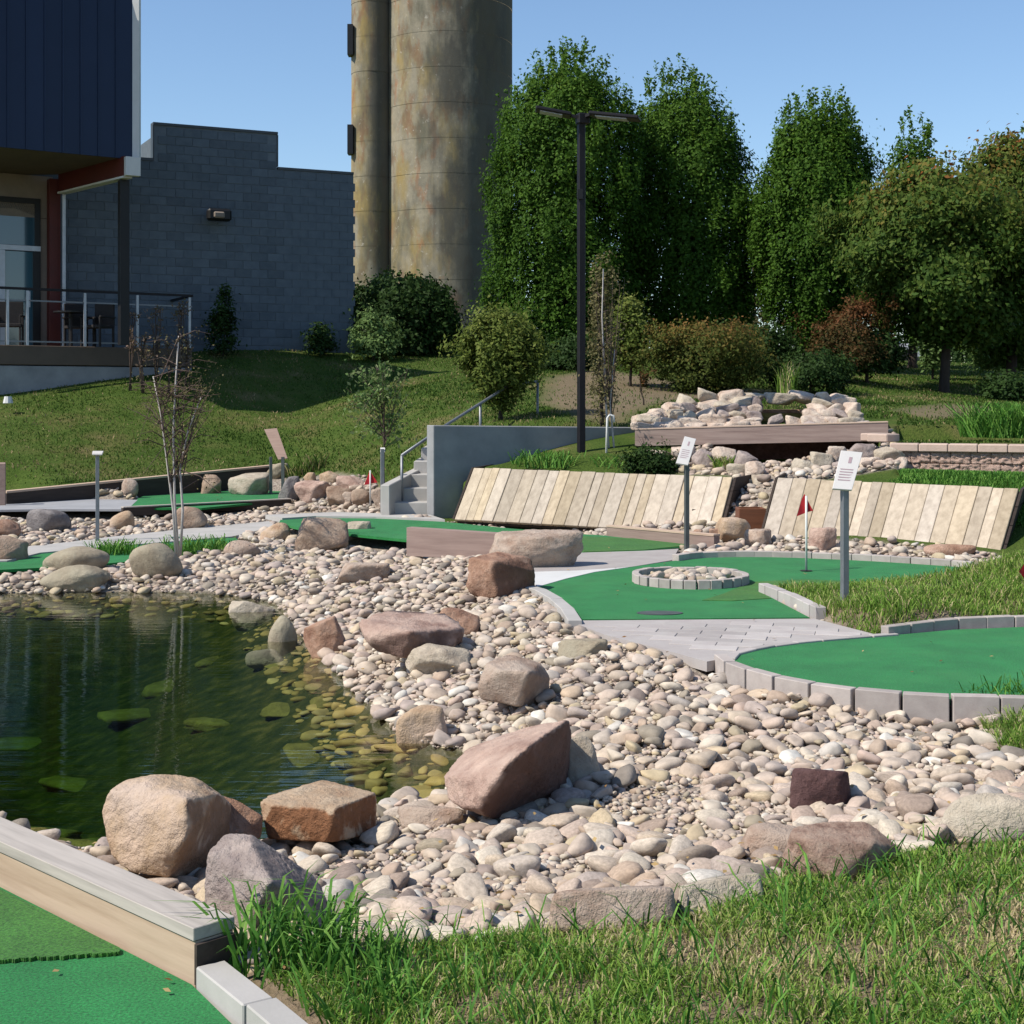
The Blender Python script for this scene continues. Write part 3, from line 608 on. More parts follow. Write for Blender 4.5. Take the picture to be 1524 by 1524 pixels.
def hullrock(pts, Y0, mat, label, k=26, amp=.018, sub=5, shade_stain=None):
    W3 = [P(a, b, Y0+c) for a, b, c in pts]; cen = sum(W3, Vector())/len(W3)
    bm = bmesh.new(); vs = [bm.verts.new(p-cen) for p in W3]; r = bmesh.ops.convex_hull(bm, input=vs); bmesh.ops.recalc_face_normals(bm, faces=bm.faces)
    pl = []
    for f in bm.faces:
        n = f.normal; d = n.dot(f.verts[0].co)
        if d < 0: n, d = -n, -d
        if any((n-Vector(q[0])).length < .05 for q in pl): continue
        pl.append((np.array(n[:]), d))
    bm.free(); rs[0] += 1; rr = np.random.default_rng(rs[0]); pa = np.array([(p-cen)[:] for p in W3])
    for i in range(6):
        n = rr.normal(size=3); n /= np.linalg.norm(n); pl.append((n, float((pa@n).max())*rr.uniform(.85, .94)))
    V, Fc = polyrock(pl, sub, min(95, k*3.2), rs[0], amp*.45); V = V*(1+chip(V/np.abs(V).max()*1.6, rs[0], .04))[:, None]
    me = mesh_np('boulder', V, Fc, 3, smooth=True)
    if shade_stain is not None:        # shaded faces painted darker, mixed with rust and mottling, with a ragged edge
        nv = np.array([v.normal[:] for v in me.vertices]); dn = np.array(Vector(shade_stain[0]).normalized()[:]); dt = nv@dn
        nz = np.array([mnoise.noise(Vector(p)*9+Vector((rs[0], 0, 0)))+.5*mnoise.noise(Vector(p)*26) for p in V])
        at = me.attributes.new('shade_stain', 'FLOAT', 'POINT'); at.data.foreach_set('value', (np.clip((dt-shade_stain[1]+nz*.45)*5, 0, 1)*shade_stain[2]).astype(np.float32))
    o = link('boulder', me, None, M[mat], cen); return tag(o, label, 'boulder')
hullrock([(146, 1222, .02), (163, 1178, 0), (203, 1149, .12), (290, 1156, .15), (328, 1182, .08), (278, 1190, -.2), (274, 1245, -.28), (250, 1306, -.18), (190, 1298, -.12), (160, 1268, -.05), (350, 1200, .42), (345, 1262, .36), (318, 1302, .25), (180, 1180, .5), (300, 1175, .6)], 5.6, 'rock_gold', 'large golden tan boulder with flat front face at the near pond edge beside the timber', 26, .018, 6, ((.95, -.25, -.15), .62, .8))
hullrock([(310, 1178, .1), (352, 1190, .1), (392, 1216, .1), (388, 1248, .1), (320, 1262, 0), (330, 1200, .4), (380, 1230, .4)], 5.85, 'rock_brown', 'dark brown wedge of rock between the big golden boulder and the rust slab')
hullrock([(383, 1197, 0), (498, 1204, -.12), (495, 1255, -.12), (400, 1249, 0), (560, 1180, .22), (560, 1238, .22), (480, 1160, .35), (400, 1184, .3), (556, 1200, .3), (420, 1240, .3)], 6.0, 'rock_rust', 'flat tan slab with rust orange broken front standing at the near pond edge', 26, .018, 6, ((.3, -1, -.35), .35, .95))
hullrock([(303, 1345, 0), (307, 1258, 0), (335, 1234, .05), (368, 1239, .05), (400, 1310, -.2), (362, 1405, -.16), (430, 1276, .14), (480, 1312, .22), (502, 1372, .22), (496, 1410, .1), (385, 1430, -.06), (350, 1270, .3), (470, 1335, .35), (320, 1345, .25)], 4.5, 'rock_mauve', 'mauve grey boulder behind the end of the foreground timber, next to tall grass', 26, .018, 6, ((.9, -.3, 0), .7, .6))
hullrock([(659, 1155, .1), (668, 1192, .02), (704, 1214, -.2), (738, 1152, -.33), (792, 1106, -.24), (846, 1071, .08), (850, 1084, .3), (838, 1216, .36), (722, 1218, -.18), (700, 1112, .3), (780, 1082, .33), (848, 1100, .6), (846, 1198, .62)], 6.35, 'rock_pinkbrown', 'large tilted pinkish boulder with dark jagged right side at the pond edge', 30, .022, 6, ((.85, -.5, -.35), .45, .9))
hullrock([(838, 1168, 0), (845, 1098, .03), (880, 1092, .05), (898, 1165, .02), (850, 1172, -.03), (880, 1170, -.03), (860, 1100, .2), (890, 1160, .2), (842, 1160, .2)], 6.75, 'rock_pale', 'pale upright boulder standing behind the tilted pinkish one', 12)
hullrock([(1174, 1200, 0), (1178, 1142, .02), (1262, 1148, .03), (1266, 1200, .08), (1250, 1206, -.02), (1180, 1206, -.03), (1252, 1150, -.02), (1190, 1146, .2), (1262, 1152, .24), (1268, 1196, .25), (1180, 1190, .2)], 6.0, 'rock_maroon', 'maroon cube shaped boulder lying among the cobbles at right')
hullrock([(1158, 1300, 0), (1172, 1240, .02), (1190, 1224, .1), (1290, 1222, .12), (1345, 1262, .12), (1352, 1300, .1), (1250, 1310, -.1), (1200, 1250, -.05), (1300, 1255, -.02), (1180, 1300, .4), (1330, 1290, .4), (1250, 1235, .3)], 4.85, 'rock_granite', 'speckled pink granite boulder half buried at the edge of the foreground grass', 16)
rock(1398, 1180, 1540, 1262, 'rock_pale', 'wide cream boulder at the right edge beside the foreground grass', 'round', .6, sink=.4)
rock(1100, 1232, 1200, 1285, 'rock_sand', 'low sandy boulder just left of the speckled granite one', 'round', .7, sink=.3)
hullrock([(528, 925, .1), (575, 907, .5), (665, 911, .55), (692, 934, .2), (612, 940, -.15), (545, 946, -.08), (598, 980, -.1), (662, 974, .05), (552, 968, 0), (690, 955, .25)], 9.9, 'rock_pinkbrown', 'broad flat topped boulder with shaded front, midway along the pond bank', shade_stain=((.3, -1, -.4), .5, .75))
rock(655, 908, 714, 955, 'rock_brown', 'brown angular rock just right of the broad flat topped boulder', 'sharp', .9)
hullrock([(708, 1022, 0), (720, 985, .1), (760, 973, .25), (805, 984, .25), (822, 1010, .2), (815, 1047, .2), (770, 1052, -.05), (715, 1042, 0), (788, 1000, -.12), (745, 998, -.08), (800, 1030, .45)], 8.5, 'rock_sand', 'sandy boulder with shaded right side in the middle of the cobble bank', 14, shade_stain=((1, -.2, -.1), .6, .6))
rock(602, 962, 700, 1014, 'rock_pale', 'cream boulder below the broad flat topped boulder on the bank', 'mid', .7)
rock(452, 928, 512, 980, 'rock_brown', 'brown wedge shaped rock leaning at the right pond edge', 'sharp', .6, tilt=-.4)
rock(398, 918, 442, 980, 'rock_olive', 'upright pale rock standing in the water near the right shore', 'round', .6)
rock(364, 970, 424, 1000, 'rock_mauve', 'small pinkish grey rock sitting in the water left of the shore', 'round', .7)
rock(590, 1058, 668, 1116, 'rock_gold', 'ochre rock at the pond edge above the tilted boulder', 'mid', .7)
hullrock([(692, 872, 0), (698, 830, .05), (745, 819, .3), (790, 826, .35), (797, 882, .25), (742, 892, -.08), (700, 890, 0), (735, 836, -.1), (796, 850, .2), (780, 870, .6)], 12.0, 'rock_brown', 'reddish brown block shaped boulder at the left tip of the middle green', shade_stain=((.8, -.6, -.1), .55, .7))
rock(728, 792, 868, 852, 'rock_sand', 'long tan boulder lying behind the reddish brown block', 'mid', .5)
rock(440, 772, 520, 825, 'rock_tan', 'tan boulder with shaded underside in front of the far green', 'mid', .7, seed=52)
rock(515, 778, 552, 806, 'rock_pale', 'small pale rock at the right of the tan boulder by the far green', 'mid', .8)
rock(62, 816, 162, 856, 'rock_olive', 'long rounded olive boulder on the far shore, behind the lower one', 'round', .6)
rock(62, 842, 162, 884, 'rock_olive', 'rounded grey olive boulder at the far waterline, left', 'round', .6)
rock(193, 810, 272, 866, 'rock_olive', 'egg shaped tan boulder on the far shore beside the grass tuft', 'round', .8)
rock(332, 806, 388, 832, 'rock_sand', 'low pink rock right of the grass tuft on the far shore', 'round', .6)
rock(388, 780, 432, 808, 'rock_gold', 'golden tan rock in the cobbles below the double post sign', 'round', .8)
rock(40, 758, 104, 796, 'rock_grey', 'dark grey rounded rock in the far left cobbles', 'round', .8)
rock(-25, 800, 36, 840, 'rock_tan', 'tan boulder cut by the left edge of the picture on the far shore', 'mid', .8)
rock(-20, 775, 30, 805, 'rock_brown', 'brown rock at the far left edge', 'round', .8)
rock(165, 762, 200, 792, 'rock_gold', 'small ochre rock left of the birch stems', 'round', .8)
rock(262, 755, 308, 792, 'rock_tan', 'tan rock right behind the birch stems', 'round', .8)
rock(180, 714, 206, 742, 'rock_sand', 'small upright pinkish rock in front of the long timber edging', 'round', .7)
rock(66, 732, 84, 746, 'rock_sand', 'smallest tan rock before the long timber edging', 'round', .8)
rock(120, 730, 148, 746, 'rock_tan', 'flat tan rock before the long timber edging behind the left sign', 'round', .8)
for i, (a, b, c, d, mt, lb) in enumerate([(298, 708, 330, 740, 'rock_tan', 'rounded tan rock at the head of the row before the timber edging'), (340, 706, 400, 742, 'rock_pale', 'big whitish boulder in the row before the timber edging'), (396, 692, 430, 716, 'rock_olive', 'round pale rock between the two posts of the double post sign'),
        (414, 712, 446, 752, 'rock_grey', 'dark grey rock right behind the double post sign'), (438, 718, 492, 752, 'rock_pinkbrown', 'pink tan boulder right of the double post sign'), (450, 706, 470, 722, 'rock_rust', 'small rusty rock on top of the row by the lawn'), (476, 704, 505, 724, 'rock_rust', 'second small rusty rock on top of the row by the lawn'),
        (486, 724, 530, 757, 'rock_tan', 'square tan boulder with shaded right side by the far green'), (500, 710, 545, 732, 'rock_pinkbrown', 'low rock under the small red flag by the lawn'), (522, 730, 552, 758, 'rock_tan', 'leaning tan rock beside the small red flag'), (552, 728, 580, 758, 'rock_sand', 'pale pink rock left of the concrete steps'), (505, 735, 525, 757, 'rock_sand', 'small sandy rock in the row left of the steps')]):
    rock(a, b, c, d, mt, lb, 'mid', .8)
hullrock([(815, 1385, 0), (822, 1332, .03), (1000, 1320, .05), (1012, 1370, .03), (860, 1322, .2), (990, 1316, .22), (900, 1390, .0), (830, 1380, .2)], 4.33, 'rock_sand', 'long flat pinkish slab bordering the foreground grass', 30)
hullrock([(1002, 1365, 0), (1012, 1318, .03), (1130, 1300, .1), (1140, 1340, .06), (1040, 1308, .22), (1120, 1296, .25), (1060, 1370, 0)], 4.46, 'rock_pale', 'second flat slab bordering the foreground grass, right of the long one', 30)
rock(590, 1200, 690, 1240, 'rock_sand', 'low sandy slab between the rust slab and the tilted boulder', 'mid', .6, sink=.5)
rock(1065, 772, 1122, 812, 'rock_gold', 'golden boulder in front of the red brown timber box', 'mid', .8)
rock(1055, 788, 1075, 812, 'rock_brown', 'small dark brown rock left of the golden boulder', 'sharp', .8)
rock(1026, 790, 1046, 815, 'rock_brown', 'small brown rock right by the second sign post', 'sharp', .8)
rock(1108, 790, 1150, 818, 'rock_sand', 'sandy rock at the foot of the right plank wall', 'mid', .8)
rock(1205, 788, 1245, 824, 'rock_pinkbrown', 'pointed brown rock leaning on the foot of the right plank wall', 'sharp', .6)
rock(1375, 812, 1452, 834, 'rock_brown', 'flat brown rock lying at the foot of the right plank wall', 'round', .4)
rock(500, 840, 580, 872, 'rock_sand', 'flat pinkish rock in the upper cobble bank', 'mid', .6, sink=.3)
rock(340, 895, 410, 940, 'rock_pale', 'low yellowish slab half under water at the far right shore', 'mid', .6, sink=.3)
rock(830, 955, 905, 985, 'rock_olive', 'flat olive rock at the top of the bank below the paved path', 'mid', .6, sink=.3)
# rocks above and below the timber beam of the waterfall
wm = ['rock_falls', 'rock_pale', 'rock_falls', 'rock_mauve']
WF = [(1096, 583, 1136, 597, 1), (1135, 585, 1184, 600, 1), (1172, 583, 1222, 598, 0), (940, 612, 985, 630, 0)]; rw = random.Random(5)
for r_ in range(6):
    y_ = 593+r_*9
    lx0 = np.interp(y_, [590, 600, 612, 625, 640], [1050, 1015, 985, 952, 940]); rx1 = np.interp(y_, [590, 610, 640], [1258, 1276, 1294]); rx0 = np.interp(y_, [590, 615, 640], [1218, 1200, 1186])
    for a0, a1 in ((lx0, 1130), (rx0, rx1)):
        x_ = a0
        while x_ < a1-10:
            w_ = rw.uniform(24, 42); WF.append((x_-3, y_-rw.uniform(7, 13), min(x_+w_, a1+4), y_+rw.uniform(4, 8), rw.choice([0, 1, 0, 2, 0, 3, 1]))); x_ += w_*.82
WF += [(1140, 618, 1166, 634, 3), (1168, 620, 1192, 636, 2)]
for i, (a, b, c, d, t) in enumerate(WF):
    kind = ['sandy pink', 'cream', 'pale pinkish', 'greyish mauve'][t]
    rock(a, b, c, d, wm[t], f'{kind} rock', 'sharp', .9, Y=20.7+(640-d)*.018, group='rocks piled above the timber beam', tilt=rw.uniform(-.35, .35))
WB = [(1030, 668, 1064, 698, 3), (1060, 664, 1095, 690, 0), (1090, 670, 1128, 700, 3), (1080, 690, 1120, 716, 1), (1110, 686, 1140, 712, 0), (1090, 712, 1130, 738, 1), (1120, 706, 1160, 740, 1), (1095, 732, 1135, 756, 1), (1125, 735, 1145, 752, 0), (1178, 682, 1212, 712, 1), (1205, 672, 1240, 700, 1), (1232, 664, 1262, 690, 0), (1240, 684, 1275, 712, 3),
      (1262, 660, 1302, 686, 3), (1275, 680, 1310, 708, 0), (1300, 664, 1345, 690, 1), (1302, 684, 1340, 710, 2), (1325, 680, 1352, 706, 2), (1000, 664, 1035, 684, 0), (950, 668, 1000, 684, 1), (1150, 716, 1185, 728, 1), (1060, 692, 1085, 708, 1), (1212, 700, 1240, 716, 2)]
for i, (a, b, c, d, t) in enumerate(WB):
    kind = ['sandy pink', 'cream', 'pale pinkish', 'greyish mauve'][t]
    side = 'left of the plank wall gap' if (a+c)/2 < 1090 else ('in the gap between the plank walls' if (a+c)/2 < 1160 else 'behind the right plank wall')
    Yw = np.interp((a+c)/2, [950, 1060, 1120, 1200, 1340], [19.6, 19.2, 18.4, 18.2, 18.0])-(d-690)*.012
    rock(a, b, c, d, wm[t], f'{kind} rock below the timber beam, {side}', 'mid' if i % 3 else 'sharp', .8, Y=float(Yw), group='rocks tumbling below the timber beam')
# stones lying on the pond bed
for i, (a, b, s) in enumerate([(90, 1165, 60), (30, 1190, 50), (160, 1090, 45), (60, 1080, 50), (300, 1120, 40), (460, 1070, 50), (500, 1120, 45), (540, 1150, 45), (420, 1010, 40), (330, 1000, 45), (210, 960, 50), (480, 1020, 35), (600, 1150, 40), (560, 1100, 40), (250, 940, 40), (110, 1010, 50), (620, 1165, 30), (380, 1150, 35), (560, 1175, 35), (40, 950, 50), (320, 930, 35), (410, 960, 30), (500, 1170, 34), (20, 1225, 60), (120, 1235, 40)]):
    g = G(a, b, ZW); z = tz(g.x, g.y); rsd = randrock(700+i, 3, 14, 8, .09); w = s/F*g.y*1.6
    o = link('sunken_stone', mesh_np('sunken_stone', rsd[0]*np.array([w*1.5, w*(.6+.5*random.random()), w*.24]), rsd[1], 3, smooth=True), None, M['moss'], (g.x, g.y, z-w*.045), (0, 0, i))
    tag(o, 'algae covered olive stone lying on the pond bed under the water', 'stone', 'stones sunk in the pond')

# cobbles: distinct large ones singly, the rest of the bed in one
CB = []
for s in range(14):
    U, Fc = randrock(300+s, 3, (4.2, 9, 22, 6)[s % 4], 10, .05); CB.append((U, Fc, randrock(300+s, 2, (4.2, 9, 22, 6)[s % 4], 10, .05)))
NOGO = [G1, G2, PATH, G3, PAVE3, G4, PATH4, G5, G6]
def cob_ok(x, y):
    ok = (inpoly(x, y, BANK) & (sdist(x, y, POND) > -.34)) | inpoly(x, y, CASC)
    for p in NOGO: ok &= sdist(x, y, p) > .07
    for p in (GRASS_FG, GRASS_R): ok &= sdist(x, y, p) > -.05
    ok &= ~((y > 9.3) & (y < 11.5) & (x > 2.3))
    ok &= ~(inpoly(x, y, GRASS_IS)) & (sdist(x, y, STRIP5) > -.02)
    return ok
N0 = 190000
cy = 4.0*np.power(24/4.0, rng.random(N0)); cx_ = (rng.random(N0)*1.12-.56)*cy*1524/F
ok = cob_ok(cx_, cy); cx_, cy = cx_[ok], cy[ok]
size = np.clip(rng.lognormal(math.log(.053), .46, len(cx_)), .026, .135)
size = np.where(cy > 15, size*1.05, size*.9)
GP = [(570, 1290, 95, 30), (690, 1335, 110, 26), (930, 1200, 80, 22), (980, 1215, 90, 20), (640, 1235, 60, 16), (1010, 1185, 70, 22), (1060, 1250, 90, 22), (760, 1010, 10, 5), (1130, 1215, 70, 20), (840, 1290, 60, 14), (1000, 1130, 60, 12)]
_pz = terr(cx_, cy); _px = CX+cx_/cy*F; _py = HY+(H-_pz)/cy*F; dens = np.ones(len(cx_))
for a, b, u, w in GP: dens = np.minimum(dens, .035+.965*np.clip(((_px-a)/u)**2+((_py-b)/w)**2-.55, 0, 1))
_k = (rng.random(len(cx_)) < dens) | (size < .04) & (rng.random(len(cx_)) < .25); cx_, cy, size = cx_[_k], cy[_k], size[_k]
order = np.argsort(-size*(.7+.6*rng.random(len(size)))); cell = {}; keep = []
for i in order:
    x, y, s = cx_[i], cy[i], size[i]; a, b = int(x/.25), int(y/.25); bad = False
    for u in (-1, 0, 1):
        for w in (-1, 0, 1):
            for (qx, qy, qs) in cell.get((a+u, b+w), ()):
                if (x-qx)**2+(y-qy)**2 < ((s+qs)*.43)**2: bad = True; break
            if bad: break
        if bad: break
    if bad: continue
    cell.setdefault((a, b), []).append((x, y, s)); keep.append(i)
    if len(keep) > 19000: break
kx, ky, ks = cx_[keep], cy[keep], size[keep]; kz = terr(kx, ky)
ktint = rng.random(len(kx)); pxs = CX+kx/ky*F; pys = HY+(H-kz)/ky*F
vis = (pxs > -5) & (pxs < 1530) & (pys < 1540) & (kz > ZW)
score = np.where(vis, ks/ky, 0); top = set(np.argsort(-score)[:290].tolist())
COLN = ['cream', 'buff', 'sandy', 'grey brown', 'cream', 'reddish tan', 'yellowish tan', 'dark grey', 'rusty pink', 'dark maroon', 'whitish']
cbme = []
for s in range(14):
    me = mesh_np('river_cobble', CB[s][0], CB[s][1], 3, smooth=True); me.materials.append(M['cobble_o']); cbme.append(me)
def stone_xf(i, s):
    rr = random.Random(i*7+3); w = s*rr.uniform(.95, 1.35); return w, w*rr.uniform(.65, .95), w*rr.uniform(.38, .62), rr.uniform(0, 6.28), rr.uniform(-.42, .42), rr.uniform(-.42, .42)
VV, FF, TT, off = [], [], [], 0; UV, UF, UT, uoff = [], [], [], 0
LANDM = [(250, 1225, 'the big golden boulder'), (400, 1320, 'the mauve boulder'), (470, 1205, 'the rust orange slab'), (755, 1145, 'the tilted pinkish boulder'), (870, 1130, 'the pale upright boulder'), (1220, 1172, 'the maroon cube boulder'), (1250, 1262, 'the speckled granite boulder'), (1470, 1220, 'the cream boulder at the right edge'),
         (600, 945, 'the broad flat topped boulder'), (765, 1010, 'the sandy boulder mid bank'), (650, 990, 'the cream mid bank boulder'), (630, 1090, 'the ochre shore rock'), (910, 1345, 'the long pinkish slab'), (1065, 1335, 'the second flat slab'), (640, 1222, 'the low sandy slab'), (745, 855, 'the reddish block boulder'),
         (1060, 1000, 'the left tip of the curved edging'), (1180, 1030, 'the curved paver edging, left part'), (1400, 1060, 'the curved paver edging, right part'), (940, 960, 'the paved path corner'), (1000, 1150, 'the open middle of the cobble bank'), (600, 1330, 'the small stones by the grass'), (1050, 1240, 'the bare gravel patch')]
def euler_np(a, b, c):
    return np.array(Matrix.Rotation(c, 3, 'Z')@Matrix.Rotation(b, 3, 'Y')@Matrix.Rotation(a, 3, 'X'))
for i in range(len(kx)):
    w, d, h, rz, rx, ry = stone_xf(i, ks[i]); lift = h*.22+random.random()**3*.035; t = i % 14
    under = kz[i] < ZW-.03
    if under and (i % 3 == 0 or (ks[i] < .05 and i % 2)): continue
    if i in top:
        o = link('river_cobble', cbme[t], None, None, (kx[i], ky[i], kz[i]+lift), (rx, ry, rz)); o.scale = (w, d, h)
        o.color = (ktint[i], 0, 0, 1); shp = 'flat' if h < .5*w else ('long' if d < .74*w else 'rounded'); cn = COLN[int(np.argmin([abs(ktint[i]-q[0]) for q in PEB]))]
        lm = min(LANDM, key=lambda m: (m[0]-pxs[i])**2+((m[1]-pys[i])*1.3)**2); ddx, ddy = pxs[i]-lm[0], pys[i]-lm[1]
        dr_ = ('right of' if ddx > 0 else 'left of') if abs(ddx) > abs(ddy)*1.2 else ('in front of' if ddy > 0 else 'behind'); far = 'just ' if math.hypot(ddx, ddy) < 95 else ('' if math.hypot(ddx, ddy) < 150 else 'some way ')
        tag(o, f'{cn} {shp} cobble lying {far}{dr_} {lm[2]}', 'cobble', 'river cobbles on the pond bank')
    else:
        V0, F0 = (CB[t][0], CB[t][1]) if ky[i] < 8.5 and ks[i] > .05 else CB[t][2]
        m = euler_np(rx*(.3 if under else 1), ry*(.3 if under else 1), rz); v = (V0*np.array([w*(1.3 if under else 1), d*(1.1 if under else 1), h*(.75 if under else 1)]))@m.T+np.array([kx[i], ky[i], kz[i]+(0 if under else lift)])
        if under: UV.append(v); UF.append(F0+uoff); UT.append(np.full(len(v), ktint[i])); uoff += len(v); continue
        VV.append(v); FF.append(F0+off); TT.append(np.full(len(v), ktint[i])); off += len(v)
tag(link('cobble_bed', mesh_np('cobble_bed', np.concatenate(VV), np.concatenate(FF), 3, np.concatenate(TT), True), None, M['cobble_a']), 'bed of mixed cream, tan and grey river cobbles around the pond', 'cobbles', kind='stuff')
M['cobble_u'] = tintmat('algae_coated_stone', [(0, (.58, .38, .15)), (.3, (.34, .23, .08)), (.55, (.62, .42, .18)), (.8, (.22, .16, .06)), (1, (.62, .45, .23))], .7, 'attr', 0, 30, .4, .004, 10)
tag(link('submerged_cobbles', mesh_np('submerged_cobbles', np.concatenate(UV), np.concatenate(UF), 3, np.concatenate(UT), True), None, M['cobble_u']), 'olive gold algae coated stones lying under the shallow pond water', 'stones', kind='stuff')
# grit between them
n = 80000; gy = 4.0+rng.random(n)**1.25*8; gx = (rng.random(n)*1.1-.55)*gy*1524/F; ok = cob_ok(gx, gy); _s = sdist(gx[ok], gy[ok], POND) > 0; gx, gy = gx[ok][_s][:42000], gy[ok][_s][:42000]
gz = terr(gx, gy); U, F0 = ICO[1]; gs = rng.uniform(.006, .013, len(gx))*np.where(rng.random(len(gx)) < .3, 1.9, 1); jit = 1+rng.uniform(-.3, .3, (len(gx), len(U), 1))
an = rng.random(len(gx))*6.28; sc3 = np.stack([gs*rng.uniform(.8, 1.4, len(gx)), gs*rng.uniform(.7, 1, len(gx)), gs*.6], 1)
v = U[None]*jit*sc3[:, None, :]; c, s = np.cos(an)[:, None], np.sin(an)[:, None]
v = np.stack([v[..., 0]*c-v[..., 1]*s, v[..., 0]*s+v[..., 1]*c, v[..., 2]], 2)+np.stack([gx, gy, gz+gs*.3+rng.random(len(gx))*.012], 1)[:, None]
FG_ = (F0[None]+np.arange(len(gx))[:, None, None]*len(U)).reshape(-1, 3)
tag(link('gravel', mesh_np('gravel', v.reshape(-1, 3), FG_, 3, np.repeat(rng.random(len(gx)), len(U)), True), None, M['cobble_a']), 'fine mixed gravel between the cobbles of the bank', 'gravel', kind='stuff')
# pebbles inside the paver ring: individually countable
for i in range(46):
    a = random.random()*6.28; r_ = math.sqrt(random.random())*.40; s = random.uniform(.06, .11)
    o = link('ring_pebble', cbme[i % 14], None, None, (rc.x+r_*math.cos(a), rc.y+r_*math.sin(a), .035+random.random()*.03), (random.uniform(-.4, .4), random.uniform(-.4, .4), a*3)); o.scale = (s*1.3, s, s*.7); o.color = (random.random()*.9, 0, 0, 1)
    tag(o, 'pale pebble filling the round paver ring on the middle green', 'pebble', 'pebbles in the paver ring')

# ------------------------------------------------------------------ grass
def blades(name, X, Y, Z, h, w, bend, mat, label, tint, parent=None):
    n = len(X); a = rng.random(n)*2*math.pi; dx, dy = np.cos(a), np.sin(a); b2 = rng.random(n)*2*math.pi; bx_, by_ = np.cos(b2), np.sin(b2)
    bd = bend*h*rng.uniform(.3, 1.3, n); base = np.stack([X, Y, Z-.005], 1); sd = np.stack([dx*w/2, dy*w/2, 0*w], 1)
    lean = np.stack([bx_*bd, by_*bd, np.zeros(n)], 1); up = np.stack([0*h, 0*h, h], 1)
    m1 = base+up*.45+lean*.22; m2 = base+up*.8+lean*.6; tip = base+up*(1-.25*bend)+lean*1.15
    V = np.stack([base-sd, base+sd, m1-sd*.9, m1+sd*.9, m2-sd*.6, m2+sd*.6, tip], 1).reshape(-1, 3)
    q = np.array([[0, 1, 3], [0, 3, 2], [2, 3, 5], [2, 5, 4], [4, 5, 6]]); Fc = (q[None]+np.arange(n)[:, None, None]*7).reshape(-1, 3)
    o = link(name, mesh_np(name, V, Fc, 3, np.repeat(tint, 7)), parent, M[mat])
    return tag(o, label, 'grass', kind='stuff') if parent is None else o
def pnoise(x, y, f, s=0): return np.array([mnoise.noise(Vector((a*f+s, b*f-s, s))) for a, b in zip(x, y)])*.5+.5
def scatter(poly, n, inset=0.0):
    bx = [p[0] for p in poly]; by = [p[1] for p in poly]; x = rng.uniform(min(bx), max(bx), n*3); y = rng.uniform(min(by), max(by), n*3)
    ok = (sdist(x, y, poly) < -inset) & (x > -y*.4-.3) & (x < y*.40+1.5) & (y > 2.9); return x[ok][:n], y[ok][:n]
x, y = scatter(GRASS_FG, 200000, -.03); pn = pnoise(x, y, 1.6, 3); pf = pnoise(x, y, 5, 9)
keep = rng.random(len(x)) < np.clip(.3+1.5*(pf-.3), .18, 1); x, y, pn, pf = x[keep], y[keep], pn[keep], pf[keep]
h = rng.uniform(.02, .065, len(x))*(.5+.9*pf)
ti = np.clip(.08+.5*rng.random(len(x))+np.clip(pn-.42, 0, 1)*1.6+np.clip(.5-pf, 0, 1)*.5+(rng.random(len(x)) < .2)*.45, 0, 1)
blades('foreground_grass', x, y, terr(x, y), h, rng.uniform(.003, .006, len(x)), .75, 'grass', 'patchy green and straw coloured grass in the right foreground', ti)
x, y = scatter(GRASS_FG, 4200, -.05); h = rng.uniform(.07, .15, len(x))
blades('tall_grass', x, y, terr(x, y), h, rng.uniform(.005, .009, len(x)), .9, 'grass_lush', 'longer green blades standing above the foreground grass', rng.random(len(x)))
x, y = scatter(GRASS_IS, 40000, .02); h = rng.uniform(.04, .12, len(x))*(.5+pnoise(x, y, 2.5, 5))
blades('island_grass', x, y, terr(x, y), h, rng.uniform(.005, .009, len(x)), .7, 'grass', 'rough grass on the island between the two right greens', np.clip(rng.random(len(x))*.75+.3*(pnoise(x, y, 1.5)-.4)+(rng.random(len(x)) < .12)*.35, 0, 1))
x, y = scatter(GRASS_R, 16000); blades('edge_grass', x, y, terr(x, y), rng.uniform(.05, .14, len(x)), rng.uniform(.004, .008, len(x)), .8, 'grass', 'grass growing over the edging at the right side', rng.random(len(x))*.8)
# tufts
def tuft(name, label, px, py, n, rad, hmin, hmax, mat='grass_lush', w=.009, bend=.8, base=None, group=None, cat='plant', Y=None):
    c = P(px, py, Y) if Y else T(px, py)
    a = rng.random(n)*6.28; r_ = np.sqrt(rng.random(n))*rad; x = c.x+np.cos(a)*r_; y = c.y+np.sin(a)*r_
    root = thing(name, c, label, cat, group)
    o = blades('blade_cluster', x, y, np.full(n, c.z) if Y else terr(x, y), rng.uniform(hmin, hmax, n), rng.uniform(w*.7, w*1.3, n), bend, mat, None, rng.random(n), root); return root
tuft('grass_tuft', 'tall lush grass tuft against the mauve boulder by the timber end', 425, 1440, 150, .17, .12, .30, w=.012)
tuft('grass_tuft', 'lush grass tuft right of the one by the mauve boulder', 520, 1450, 110, .16, .10, .20, w=.009)
tuft('grass_tuft', 'grass tuft at the very bottom of the picture, right of the paver edging', 560, 1510, 90, .14, .08, .16, w=.008)
tuft('grass_tuft', 'dark green grass tuft on the far shore beside the egg shaped boulder', 170, 828, 260, .30, .1, .26, w=.014)
tuft('grass_tuft', 'dark green grass tuft under the birch stems on the far shore', 290, 826, 420, .42, .1, .28, w=.014)
tuft('grass_tuft', 'grass tuft growing over the paver edging at the right edge', 1495, 1052, 160, .2, .08, .18, w=.008)
tuft('grass_tuft', 'tall grass before the dark concrete wall, left of the lamp post', 815, 694, 300, .5, .12, .3, w=.016, Y=20.0)
tuft('grass_tuft', 'low grass right of the lamp post foot', 915, 698, 240, .4, .1, .28, w=.016, Y=19.9)
